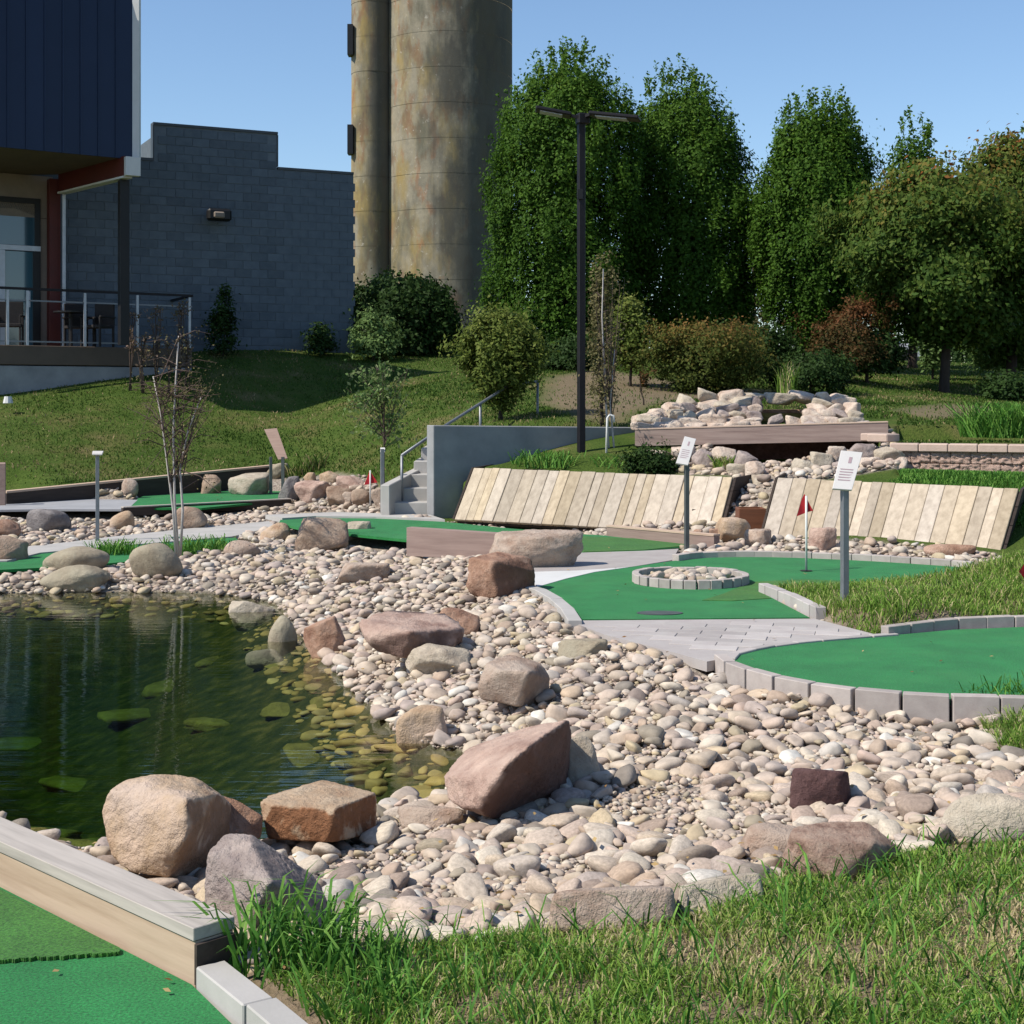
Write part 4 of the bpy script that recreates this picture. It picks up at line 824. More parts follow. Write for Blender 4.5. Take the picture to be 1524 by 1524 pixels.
tuft('weed_clump', 'bright green weeds above the retaining block wall at the right edge', 1500, 650, 1500, .6, .12, .6, 'grass_lush', .016, .9, Y=19.6)
tuft('weed_clump', 'pale weeds growing at the top of the cascade rocks', 1078, 700, 120, .16, .1, .25, 'grass', .02, .7, Y=18.9)
tuft('grass_tuft', 'green tuft climbing the left end of the sloping lawn by the double post sign', 456, 705, 260, .35, .12, .35, 'lawn', .02, .7)
tuft('ornamental_grass', 'dry straw coloured ornamental grass behind the waterfall rocks', 1172, 585, 90, .16, .3, .62, 'grass', .012, .5, Y=23.5)
# strip of grass on top of the right plank wall
pts = []
for i in range(16000):
    t = random.random(); px = 1325+t*240; Yg = 16.0-t*1.2+random.uniform(0, 2.0)*(1 if t > .06 else .4); X_ = (px-CX)/F*Yg; pts.append((X_, Yg))
pts = np.array(pts); blades('terrace_grass', pts[:, 0], pts[:, 1], terr(pts[:, 0], pts[:, 1]), rng.uniform(.04, .12, len(pts)), rng.uniform(.008, .014, len(pts)), .6, 'grass_lush', 'strip of grass between the right plank wall and the block wall', rng.random(len(pts)))
# big lawn
n = 420000; ly = 17+rng.random(n)*29; lx = (rng.random(n)*1.1-.55)*ly*1524/F
ok = (sdist(lx, ly, BANK) > .05) & (sdist(lx, ly, CASC) > .0) & (terr(lx, ly) > .12+0*lx); lx, ly = lx[ok], ly[ok]
pxl = CX+lx/ly*F
ok = ~((pxl > 640) & (pxl < 1335) & (ly < 22)) & ~((pxl > 1335) & (ly < 18.6)) & ~((pxl < 640) & (pxl > 570) & (ly < 21)); lx, ly = lx[ok][:250000], ly[ok][:250000]
pn = pnoise(lx, ly, .45, 2); pf = pnoise(lx, ly, 1.7, 8)
keep = rng.random(len(lx)) < np.clip(1.9-2.3*np.clip(pn*.5+pf*.5, 0, 1), .3, 1)*np.where(inpoly(lx, ly, MULCH) | inpoly(lx, ly, MUL2), .12, 1); lx, ly, pn, pf = lx[keep], ly[keep], pn[keep], pf[keep]
blades('lawn', lx, ly, terr(lx, ly), rng.uniform(.02, .07, len(lx))*(.5+pf), rng.uniform(.012, .022, len(lx)), .8, 'lawn', 'sloping mown lawn with bare patches below the building', np.clip(rng.random(len(lx))*.65+1.9*(pn*.55+pf*.45-.44)+(rng.random(len(lx)) < .12)*.35, 0, 1))

# ------------------------------------------------------------------ timbers
def timber(label, a, b, w, z0, z1, mats, name='timber_edging', cap=0, side=1, cat='edging', group=None):
    a = Vector(a); b = Vector(b); d = (b-a); d.z = 0; d.normalize(); nr = Vector((d.y, -d.x, 0))*side
    za0, zb0 = (z0 if not isinstance(z0, tuple) else z0[0]), (z0 if not isinstance(z0, tuple) else z0[1])
    za1, zb1 = (z1 if not isinstance(z1, tuple) else z1[0]), (z1 if not isinstance(z1, tuple) else z1[1])
    root = thing(name, ((a.x+b.x)/2, (a.y+b.y)/2, min(za0, zb0)), label, cat, group)
    def hx(o0, o1, zz, m, nm):
        p = [(a+nr*o0, zz[0]), (b+nr*o0, zz[1]), (b+nr*o1, zz[1]), (a+nr*o1, zz[0])]; q = [(a+nr*o0, zz[2]), (b+nr*o0, zz[3]), (b+nr*o1, zz[3]), (a+nr*o1, zz[2])]
        c0 = (a+b)/2; c0 = Vector((c0.x, c0.y, za0)); an = math.atan2(d.y, d.x); RM = Matrix.Rotation(-an, 3, 'Z')
        me = MB().hexa([RM@(Vector((v.x, v.y, z))-c0) for v, z in p+q]).mesh(nm, bevel=.002); me.materials.append(M[m]); link(nm, me, root, None, c0, (0, 0, an))
    if cap:
        hx(.006, w-.006, (za0, zb0, za1-cap, zb1-cap), mats[0], 'beam'); hx(0, w, (za1-cap+.002, zb1-cap+.002, za1, zb1), mats[1], 'cap_board')
    else: hx(0, w, (za0, zb0, za1, zb1), mats[0], 'beam')
    return root
# foreground timber: weathered cap over tan beam
fa, fb = G(288, 1465), G(-700, 1062+0)
fb = Vector((fa.x-(3.0), fa.y+3.0*.985, 0))
t = timber('long foreground timber with weathered grey top board, its dark end beside the mauve boulder', fa, fb, .135, -.02, .152, ('timber_tan', 'timber_grey'), cap=.038, side=1)
# dark end plate: shade on the timber's end put into its colour
d = (fa-fb).normalized(); nr = Vector((-d.y, d.x, 0)); ep = fa+d*.004
MB().hexa([(ep+nr*.0+Vector((0, 0, .0))-d*.0)[:], (ep+nr*.0+d*.012)[:], (ep+nr*.13+d*.012)[:], (ep+nr*.13)[:]]+[(ep+nr*.0+Vector((0, 0, .11)))[:], (ep+nr*.0+d*.012+Vector((0, 0, .11)))[:], (ep+nr*.13+d*.012+Vector((0, 0, .11)))[:], (ep+nr*.13+Vector((0, 0, .11)))[:]]).build('end_board', M['timber_dark'], t)
timber('long dark timber edging at the foot of the sloping lawn, far left', P(10, 742, 22.2), P(428, 706, 26.5), .14, (-.15, -.1), (P(10, 731, 22.2).z, P(428, 690, 26.5).z), ('timber_dark', 'timber_tan'), cap=.035, side=-1)
timber('thick pinkish timber kerb running up to the long tan boulder, far green behind', P(605, 826, 15.1), P(815, 838, 14.5), .12, (-.03, -.03), (P(605, 785, 15.1).z, P(815, 799, 14.5).z), ('timber_pink', 'timber_pink'), side=-1)
timber('low pink brown timber edging behind the light green turf, below the left plank wall', G(902, 797), G(1062, 815), .10, -.05, (.12, .14), ('timber_pink', 'timber_tan'), cap=.025, side=-1)
timber('dark timber at the right end of the left plank wall, over a pale slab', P(1030, 772, 17.3), P(1092, 770, 17.2), .12, (.06, .06), (.28, .29), ('timber_dark', 'timber_dark'), side=-1)
timber('low dark edging of the far left green below the birch', G(180, 759, -.03), G(430, 746, -.03), .08, -.12, .02, ('timber_dark', 'timber_grey'), cap=.02, side=1)
slab = MB().prism([P(1030, 785, 17.0), P(1090, 782, 17.0), P(1092, 776, 17.3), P(1030, 778, 17.3)], .0, .09).build('stone_slab', M['path_blue']); tag(slab, 'pale grey slab under the dark timber by the plank wall gap', 'slab')
bx_ = thing('timber_box', P(1117, 790, 16.6), 'red brown wooden box spout between the two plank walls', 'box')
for k, (o, sz) in enumerate([((0, -.13, .13), (.30, .03, .26)), ((-.135, 0, .13), (.03, .24, .26)), ((.135, 0, .13), (.03, .24, .26)), ((0, .13, .13), (.30, .03, .26)), ((0, 0, .02), (.24, .22, .03))]):
    MB().box(Vector(bx_.location)+Vector(o), sz).build('side_board' if k < 4 else 'bottom_board', M['timber_red'], bx_, bevel=.004)
bm_ = timber('long brown timber beam bridging the waterfall above the rocks', P(945, 664, 20.3), P(1322, 656, 19.9), .18, (P(945, 664, 20.3).z, P(1322, 656, 19.9).z), (P(945, 638, 20.3).z, P(1322, 627, 19.9).z), ('timber_beam', 'timber_tan'), name='timber_beam', cap=.02, side=-1, cat='beam')
# deck slab and dark back panel added to darken the gap under the beam
br = MB().hexa([P(1035, 645, 20.6), P(1322, 640, 20.2), P(1322, 640, 21.5), P(1035, 645, 21.9)]+[p+Vector((0, 0, .08)) for p in (P(1035, 645, 20.6), P(1322, 640, 20.2), P(1322, 640, 21.5), P(1035, 645, 21.9))]).build('shading_deck', M['timber_dark'], bm_)
MB().box((3.8, 21.35, .75), (2.6, .15, .85)).build('shade_back_panel', M['rock_maroon'], bm_, bevel=.03)  # dark colour stands in for the shade below the beam
# little waterfall ledge
wf = thing('waterfall', P(1160, 625, 21.6), 'small stone lipped waterfall with dark water between the rock piles', 'waterfall')
MB().box(P(1165, 613, 21.9), (.95, .3, .07)).build('lip_stone', M['rock_brown'], wf, bevel=.02); MB().box(P(1165, 626, 21.7), (.8, .08, .22)).build('wet_rock_face', M['moss'], wf, bevel=.02)

# ------------------------------------------------------------------ plank walls
def plankwall(label, b0, b1, t0, t1, n, endside):
    root = thing('plank_wall', ((b0.x+b1.x)/2, (b0.y+b1.y)/2, 0), label, 'retaining wall')
    rr = random.Random(n); wd = [rr.choice([.8, 1, 1.15, 1.3]) for _ in range(n)]; s = sum(wd); u = 0
    nrm = (b1-b0).cross(t0-b0).normalized()
    if nrm.y > 0: nrm = -nrm
    for k in range(n):
        v = u+wd[k]/s; g = .0008; j = rr.uniform(-.012, .012); off = nrm*rr.uniform(0, .012); te = Vector((0, 0, rr.uniform(-.004, .004)))
        A, B, Cc, D = b0.lerp(b1, u+g), b0.lerp(b1, v-g), t0.lerp(t1, v-g), t0.lerp(t1, u+g); bk = -nrm*.045
        vs = [p for p in (A+off, B+off, B+bk, A+bk)]+[p+te for p in (D+off, Cc+off, Cc+bk, D+bk)]
        cen = sum(vs, Vector())/8; mb = MB().hexa([p-cen for p in vs]); me = mb.mesh('plank', bevel=.005); me.materials.append(M['plank']); link('plank', me, root, None, cen); u = v
    bk = -nrm*.06; MB().hexa([b0+bk, b1+bk, b1+bk*2, b0+bk*2, t0+bk, t1+bk, t1+bk*2, t0+bk*2]).build('backing_board', M['timber_dark'], root)
    MB().hexa([b0+Vector((-.03, .02, 0)), b0+Vector((-.005, .02, 0)), b0+Vector((.3, 1.3, 0)), b0+Vector((.27, 1.3, 0)), t0+Vector((-.03, .02, 0)), t0+Vector((-.005, .02, 0)), t0+Vector((.3, 1.1, 0)), t0+Vector((.27, 1.1, 0))]).build('end_board', M['timber_dark'], root)
    # closing boards at the right hand end
    e0, e1 = b1+Vector((.02, .01, 0)), t1+Vector((.02, .01, 0)); bkv = Vector((.35, .8, 0))
    for k in range(4):
        f0, f1 = k/4, (k+1)/4-.01
        p0, p1 = e0.lerp(e1, f0), e0.lerp(e1, f1)
        MB().hexa([p0, p0+Vector((.03, 0, 0)), p0+bkv+Vector((.03, 0, 0)), p0+bkv, p1, p1+Vector((.03, 0, 0)), p1+bkv+Vector((.03, 0, 0)), p1+bkv]).build('end_board', M['timber_dark'], root)
    return root
plankwall('left sloping retaining wall of pale planks before the dark concrete wall', P(676, 773, 18.95), P(1068, 794, 16.9), P(705, 696, 19.3), P(1090, 710, 17.4), 23, 1)
plankwall('right sloping retaining wall of pale planks behind the middle green', P(1130, 815, 15.9), P(1484, 838, 14.45), P(1158, 711, 16.55), P(1516, 727, 15.0), 17, 1)

# ------------------------------------------------------------------ concrete wall, steps, handrail
cw = thing('concrete_wall', P(640, 770, 19.5), 'dark shaded concrete retaining wall with pale end beside the steps', 'wall')
wd_ = Vector((.832, .555, 0)); wn_ = Vector((-.555, .832, 0)); w0 = P(645, 772, 19.7); w0.z = -.1
w1 = P(950, 640, 21.6); w1.z = -.1; wd_ = (w1-w0).normalized(); wn_ = Vector((-wd_.y, wd_.x, 0))
zt0, zt1 = P(645, 633, 19.7).z, P(950, 636, 21.6).z
def wallseg(a, b, za, zb, th, nm, mat, par, z0=-.1, bev=.01):
    n_ = Vector((-(b-a).y, (b-a).x, 0)).normalized()*th
    return MB().hexa([(a.x, a.y, z0), (b.x, b.y, z0), (b.x+n_.x, b.y+n_.y, z0), (a.x+n_.x, a.y+n_.y, z0), (a.x, a.y, za), (b.x, b.y, zb), (b.x+n_.x, b.y+n_.y, zb), (a.x+n_.x, a.y+n_.y, za)]).build(nm, M[mat], par, bevel=bev)
wallseg(w0, w1, zt0, zt1, .18, 'wall_body', 'concrete', cw)
st = thing('concrete_steps', P(610, 770, 19.8), 'pale concrete steps climbing behind the end of the dark wall', 'steps')
for k in range(6):
    a = P(585, 770, 19.9)+Vector((.02, .35*k, 0)); a.z = 0; b = a+Vector((.62, .0, 0))
    MB().box(((a.x+b.x)/2+.08*k, a.y+.6, (.17*(k+1))/2-.1), (.72, 1.2, .17*(k+1)+.2)).build('step', M['concrete_l'], st, bevel=.006)
lw = P(580, 772, 19.7); lw2 = lw+Vector((.35, 2.0, 0)); 
sp_ = wallseg(Vector((lw.x, lw.y, 0)), Vector((lw2.x+.15, lw2.y, 0)), P(580, 722, 19.7).z, P(640, 687, 21.7).z, .13, 'stringer_wall', 'concrete_l', st)
hr = thing('handrail', P(680, 640, 20.8), 'grey steel handrail sloping up beside the steps under the small tree', 'handrail')
r0, r1, r2, r3 = P(598, 678, 20.2), P(665, 632, 21.2), P(760, 572, 23.4), P(800, 568, 23.8)
MB().tube([r0, r1, r2, r3], .022).build('rail', M['steel'], hr, True)
MB().tube([r3, Vector((r3.x, r3.y, .9))], .02).build('post', M['steel'], hr, True)
MB().tube([r0, Vector((r0.x, r0.y, .1))], .02).build('post', M['steel'], hr, True)
MB().tube([(r1+r2)/2, Vector(((r1.x+r2.x)/2, (r1.y+r2.y)/2, .8))], .02).build('post', M['steel'], hr, True)
vp = thing('vent_pipe', P(905, 692, 20.1), 'thin white goose necked pipe before the dark concrete wall', 'pipe')
q = P(902, 692, 20.1); qt = P(904, 622, 20.1); MB().tube([q, qt, qt+Vector((.03, 0, .04)), qt+Vector((.08, 0, .03)), qt+Vector((.09, 0, -.06))], .016).build('pipe', M['white'], vp, True)
# retaining block wall at right
bw = thing('block_wall', P(1430, 706, 17.9), 'low pink split face block wall with cap stones at the right', 'retaining wall')
b0, b1 = P(1326, 706, 18.2), P(1800, 715, 17.0); dd = (b1-b0); dd.z = 0; L = dd.length; dd.normalize(); azz = math.atan2(dd.y, dd.x); nn = Vector((-dd.y, dd.x, 0))
bV = [randrock(900+i, 3, 30, 4, .05) for i in range(5)]; bms = []
for v, f in bV:
    U, Fc = ICO[4]; mx = np.abs(U).max(1); cube = U/mx[:, None]*.5; cube[:, 1] += np.where(cube[:, 1] < -.3, np.array([mnoise.noise(Vector(c)*5+Vector((len(bms)*3, 0, 0))) for c in cube])*.16, 0)
    me = mesh_np('block', cube, Fc, 3); me.materials.append(M['splitface']); bms.append(me)
ztop = P(1326, 672, 18.2).z
for r_ in range(3):
    for k in range(int(L/.235)):
        c = b0+dd*(.12+k*.235+(r_ % 2)*.11); o = link('block', bms[(k+r_*2) % 5], bw, None, (c.x+nn.x*.1, c.y+nn.y*.1, ztop-.07-r_*.142), (0, 0, azz)); o.scale = (.233, .2+random.uniform(0, .02), .140)
me = blockmesh('cap_stone', .34, .28, .10, M['capstone'], .012)
for k in range(int(L/.345)):
    c = b0+dd*(.16+k*.345)+nn*.09; link('cap_stone', me, bw, None, (c.x, c.y, ztop+.052), (0, 0, azz))
for k in range(2):
    c = b0+Vector((-.02+.0*k, .3+k*.34, 0)); link('cap_stone', me, bw, None, (c.x, c.y, ztop+.16), (0, 0, azz+1.2))

# ------------------------------------------------------------------ lamp post
lp = thing('lamp_post', P(865, 692, 20.2), 'tall dark lamp post with two flat heads rising behind the left plank wall', 'lamp post')
q = P(865, 692, 20.2); zt = P(865, 176, 20.2).z
MB().box((q.x, q.y, (q.z+zt)/2), (.095, .095, zt-q.z), rz=.3).build('pole', M['darkmetal'], lp, bevel=.01)
MB().box((q.x, q.y, q.z-.05), (.3, .3, .2)).build('footing', M['concrete_l'], lp, bevel=.02)
MB().box((q.x+.02, q.y, zt-.01), (.16, .16, .14), rz=.3).build('bracket', M['darkmetal'], lp, bevel=.01)
for s_, a, b in ((-1, (797, 162), (850, 172)), (1, (878, 172), (950, 182))):
    A, B = P(*a, 20.2), P(*b, 20.2)
    if s_ > 0: A.y -= .1; B.y -= .25
    hd = MB().bar(A, B, .3, .05).build('lamp_head', M['darkmetal'], lp, bevel=.015)
    MB().bar(A.lerp(B, .12)-Vector((0, 0, .03)), A.lerp(B, .75)-Vector((0, 0, .03)), .22, .012).build('lens', M['aluminium'], hd)
    MB().bar(B if s_ < 0 else A, Vector((q.x, q.y, zt)), .05, .04).build('arm', M['darkmetal'], lp)
MB().box((q.x-.02, q.y-.07, P(865, 290, 20.2).z), (.08, .04, .14)).build('sensor_box', M['blacksteel'], lp, bevel=.005)
# short bollard things behind planks
bl = MB().box(P(833, 695, 20.05), (.04, .04, .14)).build('marker_stake', M['concrete_l']); tag(bl, 'short pale stake on top of the left plank wall', 'stake')

# ------------------------------------------------------------------ signs and flags
def sign(label, px, pb, pt, Yd, pw, quad, postmat='steel_d', facemat='sign', th=.02, group='hole signs on posts'):
    b = P(px, pb, Yd); root = thing('hole_sign', b, label, 'sign', group); tp = P(px, pt, Yd)
    MB().box((b.x, b.y, (b.z+tp.z)/2-.03), (pw, pw, tp.z-b.z+.06), rz=.25).build('post', M[postmat], root, bevel=.004)
    V4 = [P(a, c, Yd+dy) for a, c, dy in quad]; n_ = (V4[1]-V4[0]).cross(V4[3]-V4[0]).normalized()*th
    if n_.y < 0: n_ = -n_
    cen = sum(V4, Vector())/4
    me = MB().hexa([v-cen for v in V4]+[v+n_-cen for v in V4]).mesh('sign_panel', bevel=.002); me.materials.append(M[facemat]); pn_ = link('sign_panel', me, root, None, cen)
    if facemat == 'sign' and quad[0][1] > 680:
        mb = MB(); e_ = -n_.normalized()*.002; rq = random.Random(px)
        def uv(u, v): return V4[0].lerp(V4[1], u).lerp(V4[3].lerp(V4[2], u), v)+e_
        for v in (.22, .29, .36, .43, .50): mb.add([uv(.16, v), uv(rq.uniform(.6, .86), v), uv(.8, v+.025), uv(.16, v+.025)], [(0, 1, 2, 3)])
        mb.add([uv(.45, .68), uv(.6, .68), uv(.6, .84), uv(.45, .84)], [(0, 1, 2, 3)]); mb.build('print', M['print'], pn_)
    return root
sign('largest white hole sign on a grey square post in the grass island', 1257, 915, 722, 10.9, .05, [(1239, 727, -.05), (1268, 729, -.05), (1284, 673, .16), (1252, 670, .16)], 'steel')
sign('white slanted hole sign on a thin dark post before the left plank wall', 1022, 822, 690, 15.3, .045, [(1006, 689, -.05), (1024, 692, -.05), (1036, 653, .2), (1019, 649, .2)])
s4 = sign('small hole sign with an edge on plate at the far left green', 145, 808, 676, 18.3, .045, [(137, 675, -.1), (152, 675, -.1), (154, 671, .12), (138, 671, .12)], 'steel')
s5 = sign('brown slanted sign board on two posts by the row of rocks', 403, 744, 680, 24.5, .05, [(414, 684, -.12), (428, 682, -.12), (412, 637, .15), (393, 639, .15)], 'steel_d', 'timber_pink')
MB().box((P(421, 750, 24.3).x, 24.3, (P(421, 750, 24.3).z+P(421, 680, 24.3).z)/2), (.05, .05, P(421, 680, 24.3).z-P(421, 750, 24.3).z)).build('post', M['steel_d'], s5)
sign('brown sign post at the left edge of the picture', 3, 757, 690, 22, .1, [(-8, 696, 0), (8, 696, 0), (8, 688, .1), (-8, 688, .1)], 'timber_pink', 'timber_pink')
sign('bare grey sign post beside the young tree left of the steps', 569, 762, 668, 20.4, .05, [(566, 672, -.02), (573, 672, -.02), (573, 666, .05), (566, 666, .05)], 'steel')
def flag(label, px, pb, pt, Yd, tri, pole='white', cup=True):
    b = P(px, pb, Yd); root = thing('golf_flag', b, label, 'flag'); tp = P(px, pt, Yd)
    MB().tube([b, tp], .011, 8).build('pole', M[pole], root, True)
    c = [P(a, d_, Yd) for a, d_ in tri]; mb = MB(); n = 6; vs = []; fs = []
    for i in range(n+1):
        t = i/n; wv = math.sin(t*5)*.02
        for e in (c[0].lerp(c[2], t), c[1].lerp(c[2], t)): vs.append(e+Vector((0, wv-.003, 0)))
    for i in range(n): fs.append((2*i, 2*i+1, 2*i+3, 2*i+2))
    k = len(vs); vs2 = [v+Vector((0, .006, 0)) for v in vs]; fs += [tuple(j+k for j in f[::-1]) for f in fs]
    mb.add(vs+vs2, fs).build('flag_cloth', M['flag'], root, True); return root
fr = flag('red triangular flag on a white pole in the middle green', 1200, 850, 738, 13.55, [(1197, 735), (1210, 760), (1185, 768)])
cp = G(1200, 850); cupm = MB().tube([cp+Vector((0, 0, .004)), cp+Vector((0, 0, .007))], .055, 20); cupm.build('cup', M['blacksteel'], fr)
flag('small dark red flag by the row of rocks left of the steps', 551, 752, 700, 21.2, [(550, 700), (562, 718), (542, 722)])
rf = T(1520, 900); flag('bright red flag cut by the right edge of the picture', 1530, 905, 830, 11.2, [(1532, 834), (1530, 866), (1515, 850)])
dr = G(982, 912, .004); dd_ = MB().prism([(dr.x+.17*math.cos(t), dr.y+.10*math.sin(t)) for t in np.linspace(0, 6.283, 24, endpoint=False)], .001, .006).build('dark_turf_patch', M['steel_d']); tag(dd_, 'flat dark patch on the middle green near its front edge', 'drain')  # dark oval disc lying on the turf

# ------------------------------------------------------------------ building
bl_ = thing('blue_metal_building', P(100, 515, 31), 'navy ribbed metal upper storey overhanging a porch with red steel', 'building')
A0 = P(197, 237, 30.2); zb = A0.z; ud = Vector((-.824, -.566, 0)); bd = Vector((-.61, .79, 0)); ZT = 9.75
def col(v, z): return Vector((v.x, v.y, z))
nP = 8; pwid = .36
for k in range(nP):
    a = col(A0+ud*(pwid*k), zb); b = col(A0+ud*(pwid*(k+1)-.03), zb)
    n_ = Vector((.566, -.824, 0)); 
    MB().hexa([a, b, b-n_*.04, a-n_*.04, col(a, ZT), col(b, ZT), col(b-n_*.04, ZT), col(a-n_*.04, ZT)]).build('metal_panel', M['navy'], bl_)
    c = b+n_*.02; e = b+ud*.03+n_*.02
    MB().hexa([c, e, e-n_*.05, c-n_*.05, col(c, ZT), col(e, ZT), col(e-n_*.05, ZT), col(c-n_*.05, ZT)]).build('seam_rib', M['navy'], bl_)
n_ = Vector((.566, -.824, 0))
s0 = A0-n_*.06; s1 = A0+ud*2.85-n_*.06
MB().hexa([col(s0, zb+.01), col(s1, zb+.01), col(s1+bd*5, zb+.01), col(s0+bd*2.6, zb+.01), col(s0, zb+.2), col(s1, zb+.2), col(s1+bd*5, zb+.2), col(s0+bd*2.6, zb+.2)]).build('soffit', M['soffit'], bl_)
MB().hexa([col(s0, zb+.21), col(s1, zb+.21), col(s1+bd*5, zb+.21), col(s0+bd*2.6, zb+.21), col(s0, ZT-.05), col(s1, ZT-.05), col(s1+bd*5, ZT-.05), col(s0+bd*2.6, ZT-.05)]).build('upper_wall', M['navy'], bl_)
tr0 = A0+Vector((.005, 0, 0)); MB().box((tr0.x+.07, tr0.y+.05, (zb+ZT)/2+.02), (.14, .14, ZT-zb)).build('corner_trim', M['white'], bl_, bevel=.005)
# beam from front corner to back column, red outer face over a pale flange
bf = P(190, 262, 30.0); bb = P(92, 287, 32.4); bz = bf.z; bb.z = bz
MB().bar(bf+Vector((0, 0, .2)), bb+Vector((0, 0, .2)), .16, .40).build('red_beam', M['redsteel'], bl_)
MB().bar(bf+Vector((0, 0, -.02)), bb+Vector((0, 0, -.02)), .2, .04).build('beam_flange', M['white'], bl_)
MB().box(P(197, 248, 29.95), (.30, .14, .38), rz=.55).build('beam_end_cap', M['white'], bl_, bevel=.005)
def post(nm, px, Y, w, z0, z1, mat): 
    x_ = (px-CX)/F*Y; return MB().box((x_, Y, (z0+z1)/2), (w, w, z1-z0), rz=.55).build(nm, M[mat], bl_, bevel=.005)
DZ = 2.65
post('corner_post', 184, 30.25, .19, DZ, bz-.05, 'blacksteel'); post('back_column', 80, 32.5, .24, DZ, bz+.3, 'redsteel'); post('downpipe', 95, 32.35, .07, DZ, bz-.05, 'aluminium')
gd = Vector((.824, .566, 0)); g0 = P(72, 500, 32.6); g0.z = DZ
def panel(nm, u0, u1, z0, z1, th, mat, off=0, par=None):
    a = g0-gd*u1-n_*off*-1; b = g0-gd*u0-n_*off*-1
    a.z = b.z = z0; return MB().hexa([a, b, b-n_*th, a-n_*th, col(a, z1), col(b, z1), col(b-n_*th, z1), col(a-n_*th, z1)]).build(nm, M[mat], par or bl_)
panel('porch_wall', -.1, 3.2, bz-.55, zb+.0, .12, 'tan'); panel('wall_pier', -.1, .18, DZ, bz-.56, .14, 'tan')
wz1 = P(20, 300, 32).z; wz0 = P(20, 367, 32).z
tw = panel('window', .18, 3.2, wz0+.06, wz1+.1, .03, 'glass', .0)
panel('frame', .18, .30, wz0+.06, wz1+.1, .06, 'blacksteel', .03, tw); panel('frame', 1.25, 1.3, wz0+.06, wz1+.1, .06, 'blacksteel', .03, tw); panel('frame', .18, 3.2, wz1+.0, wz1+.12, .06, 'blacksteel', .031, tw)
dr_ = panel('door', .34, 1.12, DZ+.05, wz0-.08, .04, 'glass_door')
panel('frame', .18, 3.2, wz0-.06, wz0+.05, .07, 'aluminium', .04, dr_); panel('frame', .95, 1.1, DZ+.05, wz0-.065, .06, 'aluminium', .04, dr_); panel('frame', .18, .34, DZ+.05, wz0-.065, .06, 'blacksteel', .04, dr_); panel('handle', .42, .46, DZ+.9, DZ+1.25, .03, 'aluminium', .09, dr_)
panel('window', 1.14, 3.2, DZ+.05, wz0-.08, .04, 'glass_door')
# block wall
bk = thing('block_building', P(320, 522, 34.4), 'grey concrete block building wall with a raised parapet beside the silos', 'building')
e0 = P(60, 522, 32.85); e1 = P(526, 520, 36.08); e0.z = e1.z = 2.3; dv = (e1-e0); LL = dv.length; dv.normalize(); az = math.atan2(dv.y, dv.x); nv = Vector((-dv.y, dv.x, 0))
def s_at(px):   # distance along the wall seen at px
    k = (px-CX)/F; return (k*e0.y-e0.x)/(dv.x-k*dv.y)
sa, sb = s_at(229), s_at(412); ZL = 7.03; ZM = 7.86
def wseg(nm, a, b, z0, z1, off, th, mat):
    A = e0+dv*a+nv*off; B = e0+dv*b+nv*off
    return MB().hexa([col(A, z0), col(B, z0), col(B+nv*th, z0), col(A+nv*th, z0), col(A, z1), col(B, z1), col(B+nv*th, z1), col(A+nv*th, z1)]).build(nm, M[mat], bk)
wseg('wall', -1, sa, 2.0, ZL-.02, .0, .2, 'mortar'); wseg('wall', sa, sb, 2.0, ZM-.02, .0, .2, 'mortar'); wseg('wall', sb, LL, 2.0, ZL-.02, .0, .2, 'mortar')
wseg('wall', sa+.3, sa+.5, ZL, ZM-.03, .2, 3, 'block')
wseg('coping', -1, sa, ZL-.02, ZL+.04, -.03, .28, 'coping'); wseg('coping', sa-.02, sb+.02, ZM-.02, ZM+.04, -.03, .28, 'coping'); wseg('coping', sb+.02, LL, ZL-.02, ZL+.04, -.03, .28, 'coping')
wseg('parapet_edge', sa-.03, sa, ZL+.05, ZM-.03, -.02, .22, 'coping'); wseg('parapet_edge', sb, sb+.03, ZL+.05, ZM-.03, -.02, .22, 'coping')
bmh = blockmesh('block', .391, .05, .192, M['block'], .006); rest = MB(); cnt = 0; cand = []; half = []
row = 0; z = 2.2
while z < ZM-.1:
    k = 0; u = -1+(row % 2)*.2
    while u < LL-.3:
        c0 = u+.2; top = ZM if sa < c0 < sb else ZL
        if z+.2 < top+.03 and not (c0-.2 < sa < c0+.2 and z > ZL-.2) and not (c0-.2 < sb < c0+.2 and z > ZL-.2): cand.append((c0, z+.1))
        u += .4
    if LL-u > .1 and z < ZL-.15: half.append((u, LL-u-.01, z+.1))
    z += .2; row += 1
cand.sort(key=lambda c: (0 if CX+F*(e0+dv*c[0]).x/(e0+dv*c[0]).y > 95 and c[1] > 2.9 else 1, c[0]))
for i, (c0, zc) in enumerate(cand):
    p = e0+dv*c0+nv*.012; pos = (p.x, p.y, zc)
    if i < 290: link('block', bmh, bk, None, pos, (0, 0, az))
    else: rest.box(pos, (.391, .05, .192), rz=az)
for u_, w_, zc in half:
    p = e0+dv*(u_+w_/2)+nv*.012; rest.box((p.x, p.y, zc), (w_, .05, .192), rz=az)
tag(rest.build('block_courses', M['block'], bk), kind='stuff')
wp_ = thing('wall_light', P(326, 320, 34.2), 'black wall pack light mounted on the grey block wall', 'light')
lc = P(326, 320, 34.3); MB().box(lc, (.56, .22, .28), rz=az).build('housing', M['blacksteel'], wp_, bevel=.05); MB().box((lc.x+.03, lc.y-.12, lc.z-.01), (.26, .06, .15), rz=az).build('lens', M['tan'], wp_, bevel=.03)
